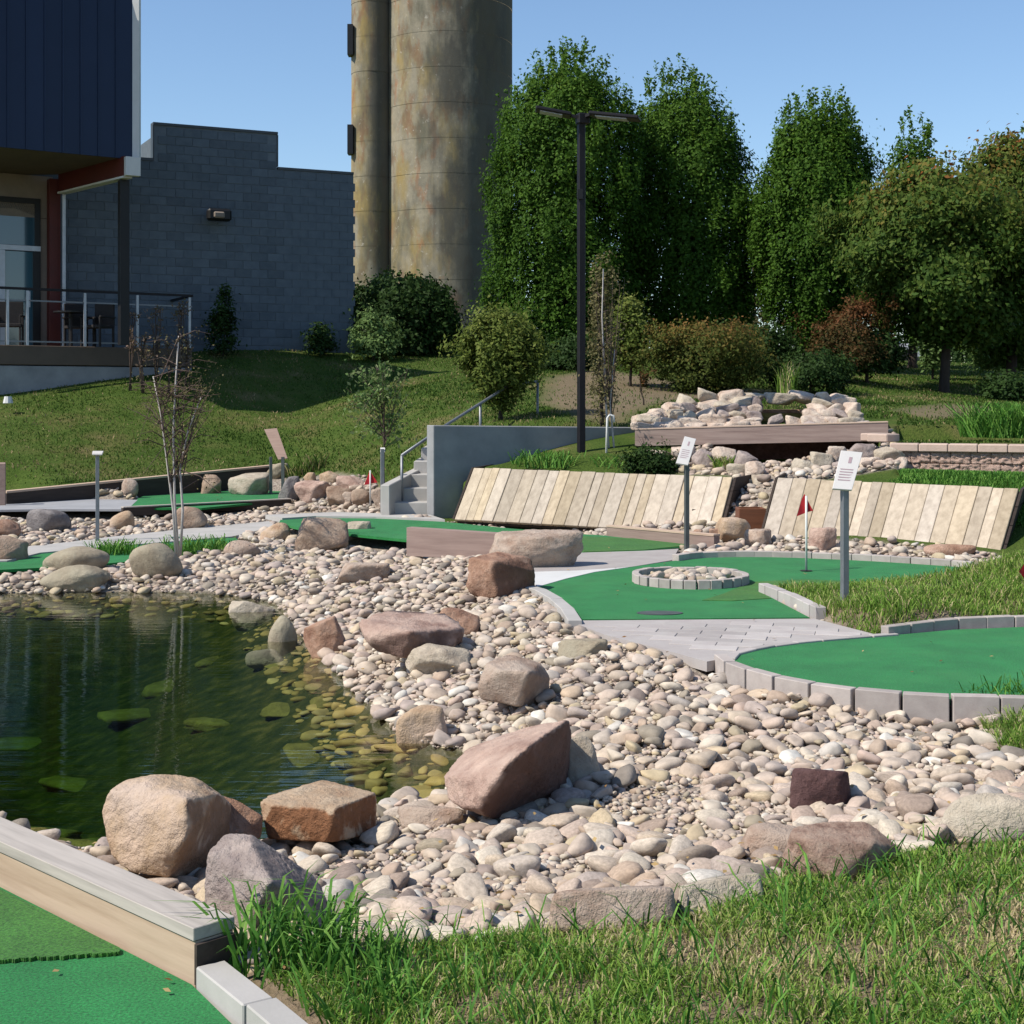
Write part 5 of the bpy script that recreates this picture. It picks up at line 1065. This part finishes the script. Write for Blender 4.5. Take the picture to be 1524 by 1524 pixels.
# deck
dk = thing('deck', P(140, 560, 31), 'concrete deck with cable railing before the glass door', 'deck')
d0 = P(-60, 513, 29.6); d1 = P(286, 519, 32.5); d0.z = d1.z = DZ; back = Vector((-1.2, 2.4, 0))
def dseg(nm, z0, z1, o, mat, ext=0): 
    a = d0+Vector((.4, -.55, 0)).normalized()*o; b = d1+Vector((.4, -.55, 0)).normalized()*o
    return MB().hexa([col(a, z0), col(b, z0), col(b+back, z0), col(a+back, z0), col(a, z1), col(b, z1), col(b+back, z1), col(a+back, z1)]).build(nm, M[mat], dk, bevel=.01)
dseg('retaining_base', 1.2, DZ-.42, -.02, 'concrete'); dseg('floor_slab', DZ-.40, DZ-.0, .0, 'soffit'); 
rl = thing('deck_railing', d0.lerp(d1, .5), 'thin metal railing with glass like gaps along the deck edge', 'railing')
for px in (5, 33, 117, 197, 280):
    t = (px+60)/(286+60); p = d0.lerp(d1, t); p.z = DZ; p += Vector((.03, -.04, 0)); MB().box((p.x, p.y, DZ+.56), (.05, .05, 1.12), rz=.5).build('post', M['aluminium'], rl)
MB().bar(d0+Vector((0, -.04, 1.16)), d1+Vector((0, -.04, 1.16)), .07, .05).build('top_rail', M['darkmetal'], rl)
for zz in (.92, .08): MB().bar(d0+Vector((0, -.03, zz)), d1+Vector((0, -.03, zz)), .03, .03).build('rail', M['steel'], rl)
MB().bar(d1+Vector((0, -.04, 1.16)), d1+back*.9+Vector((0, 0, 1.16)), .07, .05).build('top_rail', M['darkmetal'], rl)
def chair(px, Y, rz, label):
    b = P(px, 0, Y); b.z = DZ; root = thing('deck_chair', b, label, 'chair', 'chairs on the deck'); Mx = Matrix.Rotation(rz, 3, 'Z')
    def bx(nm, c, d): 
        c = Mx@Vector(c)+b; MB().box(c, d, rz=rz).build(nm, M['chair'], root, bevel=.008)
    bx('seat', (0, 0, .43), (.52, .5, .06)); bx('backrest', (0, .24, .70), (.5, .05, .48))
    for sx in (-1, 1):
        bx('armrest', (sx*.26, 0, .63), (.05, .5, .04))
        for sy in (-1, 1): bx('leg', (sx*.24, sy*.22, .31 if True else 0), (.045, .045, .62))
chair(118, 31.6, .6, 'dark wicker chair on the deck right of the red column'); chair(145, 31.4, -.4, 'dark wicker chair on the deck left of the black corner post'); chair(14, 30.8, .2, 'dark chair on the deck before the glass door, leftmost')
tb = thing('deck_table', col(P(105, 0, 31.3), DZ), 'small dark table on the deck beside the red column', 'table')
q = Vector(tb.location); MB().tube([q+Vector((0, 0, .72)), q+Vector((0, 0, .75))], .35, 20).build('table_top', M['blacksteel'], tb); MB().tube([q, q+Vector((0, 0, .72))], .04).build('leg', M['blacksteel'], tb)
gr = MB().tube([P(12, 600, 28.6), P(12, 590, 28.6)], [.1, .07], 10).build('garden_light', M['white']); tag(gr, 'small round white garden light on the lawn at the left edge', 'light')

# ------------------------------------------------------------------ silos
def silo(label, pc, prad, Y, zbase, ztop, joints, chute=None):
    c = P(pc, 400, Y); r_ = prad/F*Y; root = thing('silo', (c.x, c.y, zbase), label, 'silo')
    mb = MB(); z = zbase; k = 0; sg = 72
    while z < ztop:
        z2 = min(z+joints, ztop)
        m = MB(); pts = [(c.x+r_*math.cos(t), c.y+r_*math.sin(t)) for t in np.linspace(0, 2*math.pi, sg, endpoint=False)]
        off = random.uniform(-.006, .006)
        m.tube([(c.x, c.y, z+.008), (c.x, c.y, z2-.008)], [r_+off, r_+off], sg, False); m.tube([(c.x, c.y, z2-.01), (c.x, c.y, z2+.01)], [r_-.012, r_-.012], sg, False); me = m.mesh('silo_ring', True); 
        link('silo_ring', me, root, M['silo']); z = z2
    return root, c, r_
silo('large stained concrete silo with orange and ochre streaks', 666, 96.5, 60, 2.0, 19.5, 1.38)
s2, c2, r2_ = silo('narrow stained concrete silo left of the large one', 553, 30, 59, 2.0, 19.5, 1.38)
for y0, y1 in ((38, 83), (187, 230), (-120, -70)):
    a = P(522, (y0+y1)/2, 58.6); MB().box((a.x, a.y, a.z), (.22, .5, (y1-y0)/F*59)).build('hatch', M['blacksteel'], s2)
sgn = silo  # noqa

# ------------------------------------------------------------------ vegetation
def leafmesh(Pts, size, nrm, tint, name, parent, mat, aspect=.6):
    n = len(Pts); nrm = nrm/np.linalg.norm(nrm, axis=1)[:, None]; a = rng.normal(size=(n, 3)); t = np.cross(nrm, a); t /= np.linalg.norm(t, axis=1)[:, None]+1e-9; b = np.cross(nrm, t)
    s = (size*rng.uniform(.65, 1.35, n))[:, None]
    V = np.stack([Pts-t*s, Pts-b*s*aspect*.9+nrm*s*.12, Pts+t*s, Pts+b*s*aspect*.9+nrm*s*.12], 1).reshape(-1, 3); Fc = np.arange(n*4).reshape(-1, 4)
    return link(name, mesh_np(name, V, Fc, 4, np.repeat(tint, 4)), parent, M[mat])
def limbs(root, base, H_, spread, n, r0, mat='bark', frac=.35, name='limb'):
    mb = MB(); tp = Vector(base)+Vector((random.uniform(-.1, .1), 0, H_*.8)); mid = Vector(base).lerp(tp, .5)+Vector((random.uniform(-.08, .08), 0, 0))
    mb.tube([Vector(base)-Vector((0, 0, .15)), Vector(base)+Vector((0, 0, .1)), mid, tp], [r0*1.5, r0, r0*.65, r0*.15], 10); mb.build('trunk', M[mat], root, True)
    m2 = MB()
    for k in range(n):
        t = frac+(1-frac)*k/n; s = Vector(base).lerp(tp, t); a = k*2.4; e = s+Vector((math.cos(a), math.sin(a), .9))*spread*(1-.6*t)*random.uniform(.6, 1)
        m2.tube([s, s.lerp(e, .5)+Vector((0, 0, .08)), e], [r0*.4*(1-.5*t), r0*.25*(1-.5*t), r0*.06], 6)
    m2.build('branches', M[mat], root, True)
def envelope_tree(name, label, Y, prof, pc, mat, nleaf, lsize, seed, base_py=None, cat='tree', flat=.85, upright=.6, clump=.22, trunk=.14, group=None, topred=0, lump=1.0, zb=None, spikes=0):
    # prof: list of (py, halfwidth px, centre shift px) from top to bottom
    rr = np.random.default_rng(seed); py = np.array([p[0] for p in prof], float); hw = np.array([p[1] for p in prof], float); cs = np.array([p[2] if len(p) > 2 else 0 for p in prof], float)
    x0 = (pc-CX)/F*Y; gz_ = tz(x0, Y) if zb is None else zb; root = thing(name, (x0, Y, gz_), label, cat, group)
    ztop = H-(py[0]-HY)/F*Y; zbot = H-(py[-1]-HY)/F*Y
    # many twig clumps through the crown, denser to its skin
    nc = max(30, nleaf//42); w = np.interp(rr.random(nc*3), np.linspace(0, 1, 50), np.linspace(0, 1, 50))
    yy = py[0]+(py[-1]-py[0])*w; keepp = rr.random(nc*3) < (np.interp(yy, py, hw)/hw.max())*.9+.1; yy = yy[keepp][:nc]; nc = len(yy)
    zz = H-(yy-HY)/F*Y; rad = np.interp(yy, py, hw)/F*Y; th = rr.random(nc)*2*math.pi
    q = np.where(rr.random(nc) < .75, rr.uniform(.84, 1.04, nc), rr.uniform(.3, .84, nc)); lob = 1.0+.10*lump*np.sin(th*3+zz*2.3+seed)+.08*lump*np.sin(th*5-zz*3.7)
    rho = np.maximum(rad*lob-.1, .03)*q; cxx = x0+np.interp(yy, py, cs)/F*Y+rho*np.cos(th); cyy = Y+rho*np.sin(th)*flat
    out = (rr.random(nc) < .16)*rr.uniform(0, .22, nc)*lump; cxx += out*np.cos(th); cyy += out*np.sin(th); zz = zz+out*.6; cl = np.stack([cxx, cyy, zz], 1); per = nleaf//nc; clr = clump*rr.uniform(.6, 1.3, nc); cl[:, 2] -= clump*(1+upright)*.8*np.clip((cl[:, 2]-zbot)/(ztop-zbot), 0, 1)**2; cl[:, 0] = x0+(cl[:, 0]-x0)*(1-clump*.45/max(float(rad.max()), .3))
    off = rr.normal(size=(nc, per, 3)); off[..., 2] *= (1+upright); off = off*(clr[:, None, None]*.5)
    Pn = (cl[:, None]+off).reshape(-1, 3); rel = Pn-np.array([x0, Y, 0]); outw = rel.copy(); outw[:, 2] = .35*np.abs(outw[:, 0])+.3
    nr_ = outw/(np.linalg.norm(outw, axis=1)[:, None]+1e-6)+rr.normal(size=Pn.shape)*.55
    hrel = (Pn[:, 2]-zbot)/(ztop-zbot); ctint = np.repeat(rr.random(nc), per)
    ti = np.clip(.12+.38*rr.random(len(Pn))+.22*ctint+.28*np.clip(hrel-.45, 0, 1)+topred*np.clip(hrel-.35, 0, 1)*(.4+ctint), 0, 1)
    if spikes:
        sp = []
        for i in range(spikes):
            h0 = rr.uniform(.0, 1)**1.8*.7; yyq = py[0]+(py[-1]-py[0])*h0; a = rr.random()*6.28; r_ = np.interp(yyq, py, hw)/F*Y*.85; bx_ = x0+np.interp(yyq, py, cs)/F*Y+r_*math.cos(a); by_ = Y+r_*math.sin(a)*flat
            z0 = H-(yyq-HY)/F*Y; Ls = rr.uniform(.25, .7)*(1-h0*.6); m = 26; tt = rr.random(m); sp.append(np.stack([bx_+rr.normal(size=m)*.04+tt*.06*math.cos(a), by_+rr.normal(size=m)*.04, z0+tt*Ls], 1))
        S = np.concatenate(sp); Pn = np.concatenate([Pn, S]); nr_ = np.concatenate([nr_, rr.normal(size=S.shape)+np.array([0, 0, .3])]); ti = np.concatenate([ti, rr.uniform(.4, .9, len(S))])
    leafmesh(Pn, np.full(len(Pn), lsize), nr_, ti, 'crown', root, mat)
    limbs(root, (x0, Y, gz_), max(.4, (ztop-gz_))*.95, float(rad.max())*.8, 12, trunk); return root
TG = 'columnar trees in a row behind the garden'
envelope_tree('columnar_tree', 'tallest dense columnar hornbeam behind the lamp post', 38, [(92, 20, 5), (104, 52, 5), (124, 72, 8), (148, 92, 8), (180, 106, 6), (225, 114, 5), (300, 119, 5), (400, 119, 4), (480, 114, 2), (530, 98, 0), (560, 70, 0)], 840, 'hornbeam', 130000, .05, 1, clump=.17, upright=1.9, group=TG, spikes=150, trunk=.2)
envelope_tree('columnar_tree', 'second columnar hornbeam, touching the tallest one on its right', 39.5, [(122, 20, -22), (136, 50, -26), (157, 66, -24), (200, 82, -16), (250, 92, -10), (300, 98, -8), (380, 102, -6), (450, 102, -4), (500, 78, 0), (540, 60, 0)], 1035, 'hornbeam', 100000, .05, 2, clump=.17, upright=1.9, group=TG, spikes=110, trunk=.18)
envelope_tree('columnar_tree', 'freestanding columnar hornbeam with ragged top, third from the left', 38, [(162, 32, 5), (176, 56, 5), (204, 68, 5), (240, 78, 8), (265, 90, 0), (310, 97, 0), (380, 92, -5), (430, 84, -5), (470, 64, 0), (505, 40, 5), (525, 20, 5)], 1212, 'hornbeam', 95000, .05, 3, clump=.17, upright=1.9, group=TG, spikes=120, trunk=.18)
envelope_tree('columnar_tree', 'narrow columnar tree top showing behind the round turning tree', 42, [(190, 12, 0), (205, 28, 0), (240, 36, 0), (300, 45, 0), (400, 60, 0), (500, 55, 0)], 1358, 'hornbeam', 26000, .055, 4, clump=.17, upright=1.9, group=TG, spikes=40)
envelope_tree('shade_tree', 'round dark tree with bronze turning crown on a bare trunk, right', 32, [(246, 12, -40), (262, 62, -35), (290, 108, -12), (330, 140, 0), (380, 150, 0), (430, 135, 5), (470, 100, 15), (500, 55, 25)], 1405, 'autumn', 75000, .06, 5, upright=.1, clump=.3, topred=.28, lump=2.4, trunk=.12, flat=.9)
envelope_tree('shade_tree', 'taller reddish topped tree cut by the right edge of the picture', 35.5, [(196, 10, -5), (216, 42, 0), (250, 78, 0), (320, 92, 0), (400, 100, 0), (460, 90, 0), (520, 60, 0)], 1505, 'autumn', 50000, .06, 6, upright=.2, clump=.3, topred=.30, lump=2.2)
envelope_tree('tree', 'pale hazy distant tree in the gap between the columnar trees', 62, [(285, 10), (320, 28), (380, 34), (440, 36), (500, 30)], 1122, 'drybrown', 5000, .10, 7, flat=1)
sh = dict(cat='shrub', upright=0)
envelope_tree('evergreen_shrub', 'big dark evergreen shrub at the foot of the silos', 37, [(406, 30, 10), (425, 70, 5), (455, 88, 0), (490, 92, 0), (525, 80, 0)], 598, 'darkleaf', 22000, .06, 8, trunk=.06, clump=.25, **sh)
envelope_tree('shrub', 'small pale green shrub in front of the dark evergreen', 35, [(462, 12), (480, 32), (505, 42), (530, 30)], 556, 'paleleaf', 2600, .05, 9, trunk=.03, clump=.2, **sh)
envelope_tree('small_tree', 'small round yellow green tree behind the handrail', 23.3, [(455, 18, 0), (470, 42, 0), (495, 62, 0), (525, 70, 0), (555, 60, 0), (585, 36, 5), (605, 14, 0)], 745, 'yellowgreen', 15000, .034, 10, trunk=.035, clump=.16, upright=.1, lump=1.3)
envelope_tree('burning_bush', 'wide orange tinged green bush left of the waterfall rocks', 28.5, [(478, 50, 0), (492, 78, 0), (512, 88, 0), (540, 86, 0), (565, 68, 0), (588, 40, 0)], 1052, 'orangegreen', 20000, .034, 11, trunk=.05, clump=.2, topred=.28, lump=2.2, **sh)
envelope_tree('red_bush', 'rust red bush under the columnar tree at right', 31, [(442, 12, 28), (456, 34, 20), (482, 50, 5), (510, 58, 0), (540, 50, 0)], 1262, 'redleaf', 9000, .036, 12, trunk=.04, clump=.2, topred=.12, lump=2.5, **sh)
envelope_tree('shrub', 'dark low bush below the rust red bush', 31.5, [(490, 40), (515, 62), (545, 58)], 1290, 'darkleaf', 7000, .045, 13, trunk=.04, clump=.22, **sh)
envelope_tree('shrub', 'mid green low shrub behind the waterfall rocks', 28.5, [(524, 34, 20), (540, 60, 10), (560, 70, 0), (576, 50, 0)], 1205, 'darkleaf', 9000, .034, 14, trunk=.03, clump=.2, **sh)
envelope_tree('shrub', 'light green feathery shrub left of the bare trunk', 36, [(478, 10), (495, 22), (520, 24), (545, 18)], 1388, 'paleleaf', 3200, .05, 15, trunk=.03, clump=.18, **sh)
envelope_tree('shrub', 'grey green shrub at the right edge behind the lawn crest', 37, [(470, 30, 20), (495, 48, 0), (520, 60, 0), (545, 58, 0)], 1495, 'paleleaf', 8000, .055, 16, trunk=.03, clump=.22, **sh)
envelope_tree('shrub', 'dark bushy plant right of the bare trunk', 29.5, [(552, 22), (570, 42), (592, 46), (604, 30)], 1500, 'darkleaf', 5000, .04, 17, trunk=.02, clump=.18, **sh)
envelope_tree('shrub', 'upright green and rust shrub right of the lamp post', 29, [(438, 8), (460, 24), (500, 34), (545, 30)], 938, 'yellowgreen', 5000, .04, 18, trunk=.03, clump=.2, topred=.2, **sh)
envelope_tree('shrub', 'dark shrub filling behind the lamp post under the tallest tree', 33, [(500, 30), (525, 55), (556, 50)], 850, 'darkleaf', 6000, .045, 19, trunk=.03, clump=.22, **sh)
envelope_tree('shrub', 'dark shrub in deep shade behind the orange tinged bush', 33.5, [(480, 50), (520, 80), (560, 70)], 1110, 'darkleaf', 9000, .05, 20, trunk=.03, clump=.24, **sh)
envelope_tree('shrub', 'low dark green plant over the left plank wall near the second sign', 19.3, [(668, 18), (682, 46), (700, 48)], 968, 'darkleaf', 5000, .022, 21, trunk=.01, clump=.09, zb=.68, **sh)
envelope_tree('climbing_plant', 'dark upright plant against the block wall under the wall light', 33.9, [(420, 5, 2), (450, 18, 0), (490, 26, 0), (522, 24, 0)], 332, 'darkleaf', 2200, .045, 22, trunk=.02, clump=.2, **sh)
envelope_tree('shrub', 'low dark plant at the foot of the block wall near the shrub', 35, [(478, 12), (500, 24), (524, 24)], 478, 'darkleaf', 1600, .045, 23, trunk=.02, clump=.18, **sh)
envelope_tree('red_plant', 'thin red leaved plant on the mound left of the waterfall', 24.5, [(548, 4), (562, 7), (580, 4)], 958, 'redleaf', 160, .035, 24, trunk=.012, clump=.08, **sh)
envelope_tree('slim_tree', 'slim sparse brownish tree right beside the lamp post', 22, [(380, 10, -3), (420, 22, 0), (480, 26, 0), (540, 26, 0), (600, 20, 0), (640, 8, 0)], 896, 'drybrown', 3800, .026, 25, trunk=.03, clump=.14, upright=.4)
# far tree line
for i, (px, w, h, Yt) in enumerate([(1180, 60, 40, 95), (1330, 80, 60, 90), (1440, 90, 70, 88), (1540, 90, 66, 92), (20, 0, 0, 0)]):
    if w == 0: continue
    zb_ = tz((px-CX)/F*Yt, Yt); pb = HY-(zb_-H)/Yt*F
    envelope_tree('distant_tree', f'distant dark tree beyond the lawn crest, number {["one at the bright gap", "behind the rust bush", "behind the bare trunk", "at the right edge"][i]}'.replace('number one', 'the one').replace('number ', ''), Yt, [(pb-h, w*.4), (pb-h*.6, w*.8), (pb-h*.2, w), (pb, w*.8)], px, 'darkleaf', 4000, .16, 40+i, group='distant trees', clump=.5)
# birches and sapling with visible stems
def stems(label, stem_px, Y, zb, mat, nleaf, crown, leafmat, name='birch', lsz=.022, sprigs=26, group=None):
    b = P(stem_px[0][0][0], 0, Y); b.z = zb; root = thing(name, b, label, 'tree', group); tips = []
    for st_ in stem_px:
        pts = [P(a, c, Y) for a, c in st_]; n = len(pts); MB().tube(pts, [.013*(1-.75*i/(n-1))+.004 for i in range(n)], 7).build('stem', M[mat], root, True); tips.append(pts)
    x0, y0, x1, y1 = crown; tw = MB(); LP = []
    for k in range(sprigs):
        st_ = random.choice(tips); t = random.uniform(.35, 1); i = min(int(t*(len(st_)-1)), len(st_)-2); s = st_[i].lerp(st_[i+1], t*(len(st_)-1)-i)
        e = P(random.uniform(x0, x1), random.uniform(y0, y1), Y+random.uniform(-.4, .4)); e.z = max(e.z, s.z+.05) if random.random() < .8 else e.z
        m_ = s.lerp(e, .5)+Vector((0, 0, .06)); tw.tube([s, m_, e], [.007, .005, .002], 4)
        for j in range(nleaf//sprigs):
            u = random.uniform(.2, 1.05); LP.append(m_.lerp(e, u*2-1)+Vector([random.gauss(0, .05) for _ in range(3)]) if u > .5 else s.lerp(m_, u*2)+Vector([random.gauss(0, .04) for _ in range(3)]))
    tw.build('twigs', M['twig'], root); LPn = np.array([p[:] for p in LP]); leafmesh(LPn, np.full(len(LPn), lsz), rng.normal(size=LPn.shape), rng.random(len(LPn)), 'leaves', root, leafmat); return root
stems('three stemmed young birch on the far shore before the left green', [[(262, 832), (258, 760), (249, 690), (240, 620), (228, 560)], [(266, 832), (260, 750), (258, 640), (262, 560), (266, 500)], [(268, 834), (272, 760), (268, 700), (280, 640), (300, 590)]], 16.6, -.2, 'birchbark', 1500, (185, 555, 330, 735), 'drybrown', sprigs=90, lsz=.014)
stems('thin young tree with sparse green leaves left of the concrete steps', [[(573, 760), (571, 700), (572, 640), (566, 590), (560, 545)]], 21.3, -.05, 'bark', 1100, (515, 532, 612, 668), 'paleleaf', 'sapling', .035, 44)
stems('slender twin white stems before the dark wall right of the lamp post', [[(908, 690), (904, 640), (900, 560), (896, 470), (898, 400)], [(916, 690), (912, 645), (908, 600), (915, 520)]], 20.4, .66, 'birchbark', 500, (878, 400, 935, 640), 'drybrown', 'sapling', .022, 30)
# tall flowering perennials before the deck, each clump a thing
for i, (px, pt, Y) in enumerate([(195, 470, 30.6), (212, 500, 30.5), (232, 460, 30.9), (268, 452, 31.2), (280, 500, 31.1), (250, 510, 30.7)]):
    g = P(px, 0, Y); zb_ = tz(g.x, Y); pb = HY-(zb_-H)/Y*F
    lab = ['leftmost tall seed headed perennial before the deck', 'short yellowish perennial before the deck', 'tall pink tipped perennial before the deck, near the railing middle', 'tallest pale pink perennial at the right end of the deck', 'perennial just right of the tallest one at the deck end', 'low brown perennial between the tall ones before the deck'][i]
    stems(lab, [[(px+random.uniform(-4, 4), pb), (px+random.uniform(-5, 5), (pb+pt)/2), (px+random.uniform(-8, 8), pt)] for _ in range(3)], Y, zb_, 'twig', 150, (px-14, pt-4, px+14, (pb+pt)/2+15), 'pinkseed', 'perennial', .035, 22, group='tall perennials before the deck')
# parked car glimpsed under the trees
cr = thing('parked_car', P(1292, 0, 56), 'silver car glimpsed under the dark bushes beyond the lawn', 'car'); q = P(1292, 546, 56); cr.location = q
mb = MB().box(q+Vector((0, 0, .55)), (4.2, 1.7, .6)); mb.build('body', M['car'], cr, bevel=.12); MB().hexa([q+Vector(v) for v in [(-1.3, -.8, .85), (1.1, -.8, .85), (1.1, .8, .85), (-1.3, .8, .85), (-.8, -.65, 1.35), (.6, -.65, 1.35), (.6, .65, 1.35), (-.8, .65, 1.35)]]).build('cabin', M['glass'], cr, bevel=.06)
for sx in (-1.3, 1.3):
    for sy in (-.86, .72): MB().tube([q+Vector((sx, sy, .32)), q+Vector((sx, sy+.16, .32))], .32, 18).build('wheel', M['tyre'], cr)

ORD = ['first', 'second', 'third', 'fourth', 'fifth', 'sixth', 'seventh', 'eighth', 'ninth', 'tenth', 'eleventh', 'twelfth', 'thirteenth', 'fourteenth', 'fifteenth', 'sixteenth', 'seventeenth', 'eighteenth', 'nineteenth', 'twentieth', 'twenty first', 'twenty second', 'twenty third', 'twenty fourth', 'twenty fifth', 'twenty sixth', 'twenty seventh', 'twenty eighth', 'twenty ninth', 'thirtieth', 'thirty first', 'thirty second']
for grp, place in (('rocks piled above the timber beam', 'in the pile above the long timber beam'), ('rocks tumbling below the timber beam', 'among the rocks below the timber beam')):
    rk = sorted([o for o in C.objects if o.get('group') == grp], key=lambda o: o.location.x/o.location.y)
    for i, o in enumerate(rk): o['label'] = o['label'].split(' rock')[0]+f" rock, {ORD[i] if i < len(ORD) else ORD[len(rk)-1-i]} from the {'left' if i < len(ORD) else 'right'} {place}"

# fallen leaves and grass clippings lying on turf, paving and stones
nl = 900; ly_ = 3.9+rng.random(nl)**1.2*12; lx_ = (rng.random(nl)*1.1-.55)*ly_*1524/F; lz_ = terr(lx_, ly_)
for p_, h_ in GREENS: lz_ = np.where(inpoly(lx_, ly_, p_), h_+.014, lz_)
ok = (sdist(lx_, ly_, POND) > .05); on = np.zeros(nl, bool)
for p_, h_ in GREENS: on |= inpoly(lx_, ly_, p_)
for p_ in (GRASS_FG, GRASS_IS): ok &= ~inpoly(lx_, ly_, p_)
lz_ = np.where(on, lz_, lz_+.07); ok &= (rng.random(nl) < np.where(on, .22, .45)); lx_, ly_, lz_ = lx_[ok], ly_[ok], lz_[ok]
Pl = np.stack([lx_, ly_, lz_], 1); nr = rng.normal(size=Pl.shape)*.25+np.array([0, 0, 1]); lf = leafmesh(Pl, np.full(len(Pl), .014), nr, rng.random(len(Pl)), 'fallen_leaves', None, 'fallen')
tag(lf, 'small dry leaves scattered over the stones, paving and turf', 'leaves', kind='stuff')
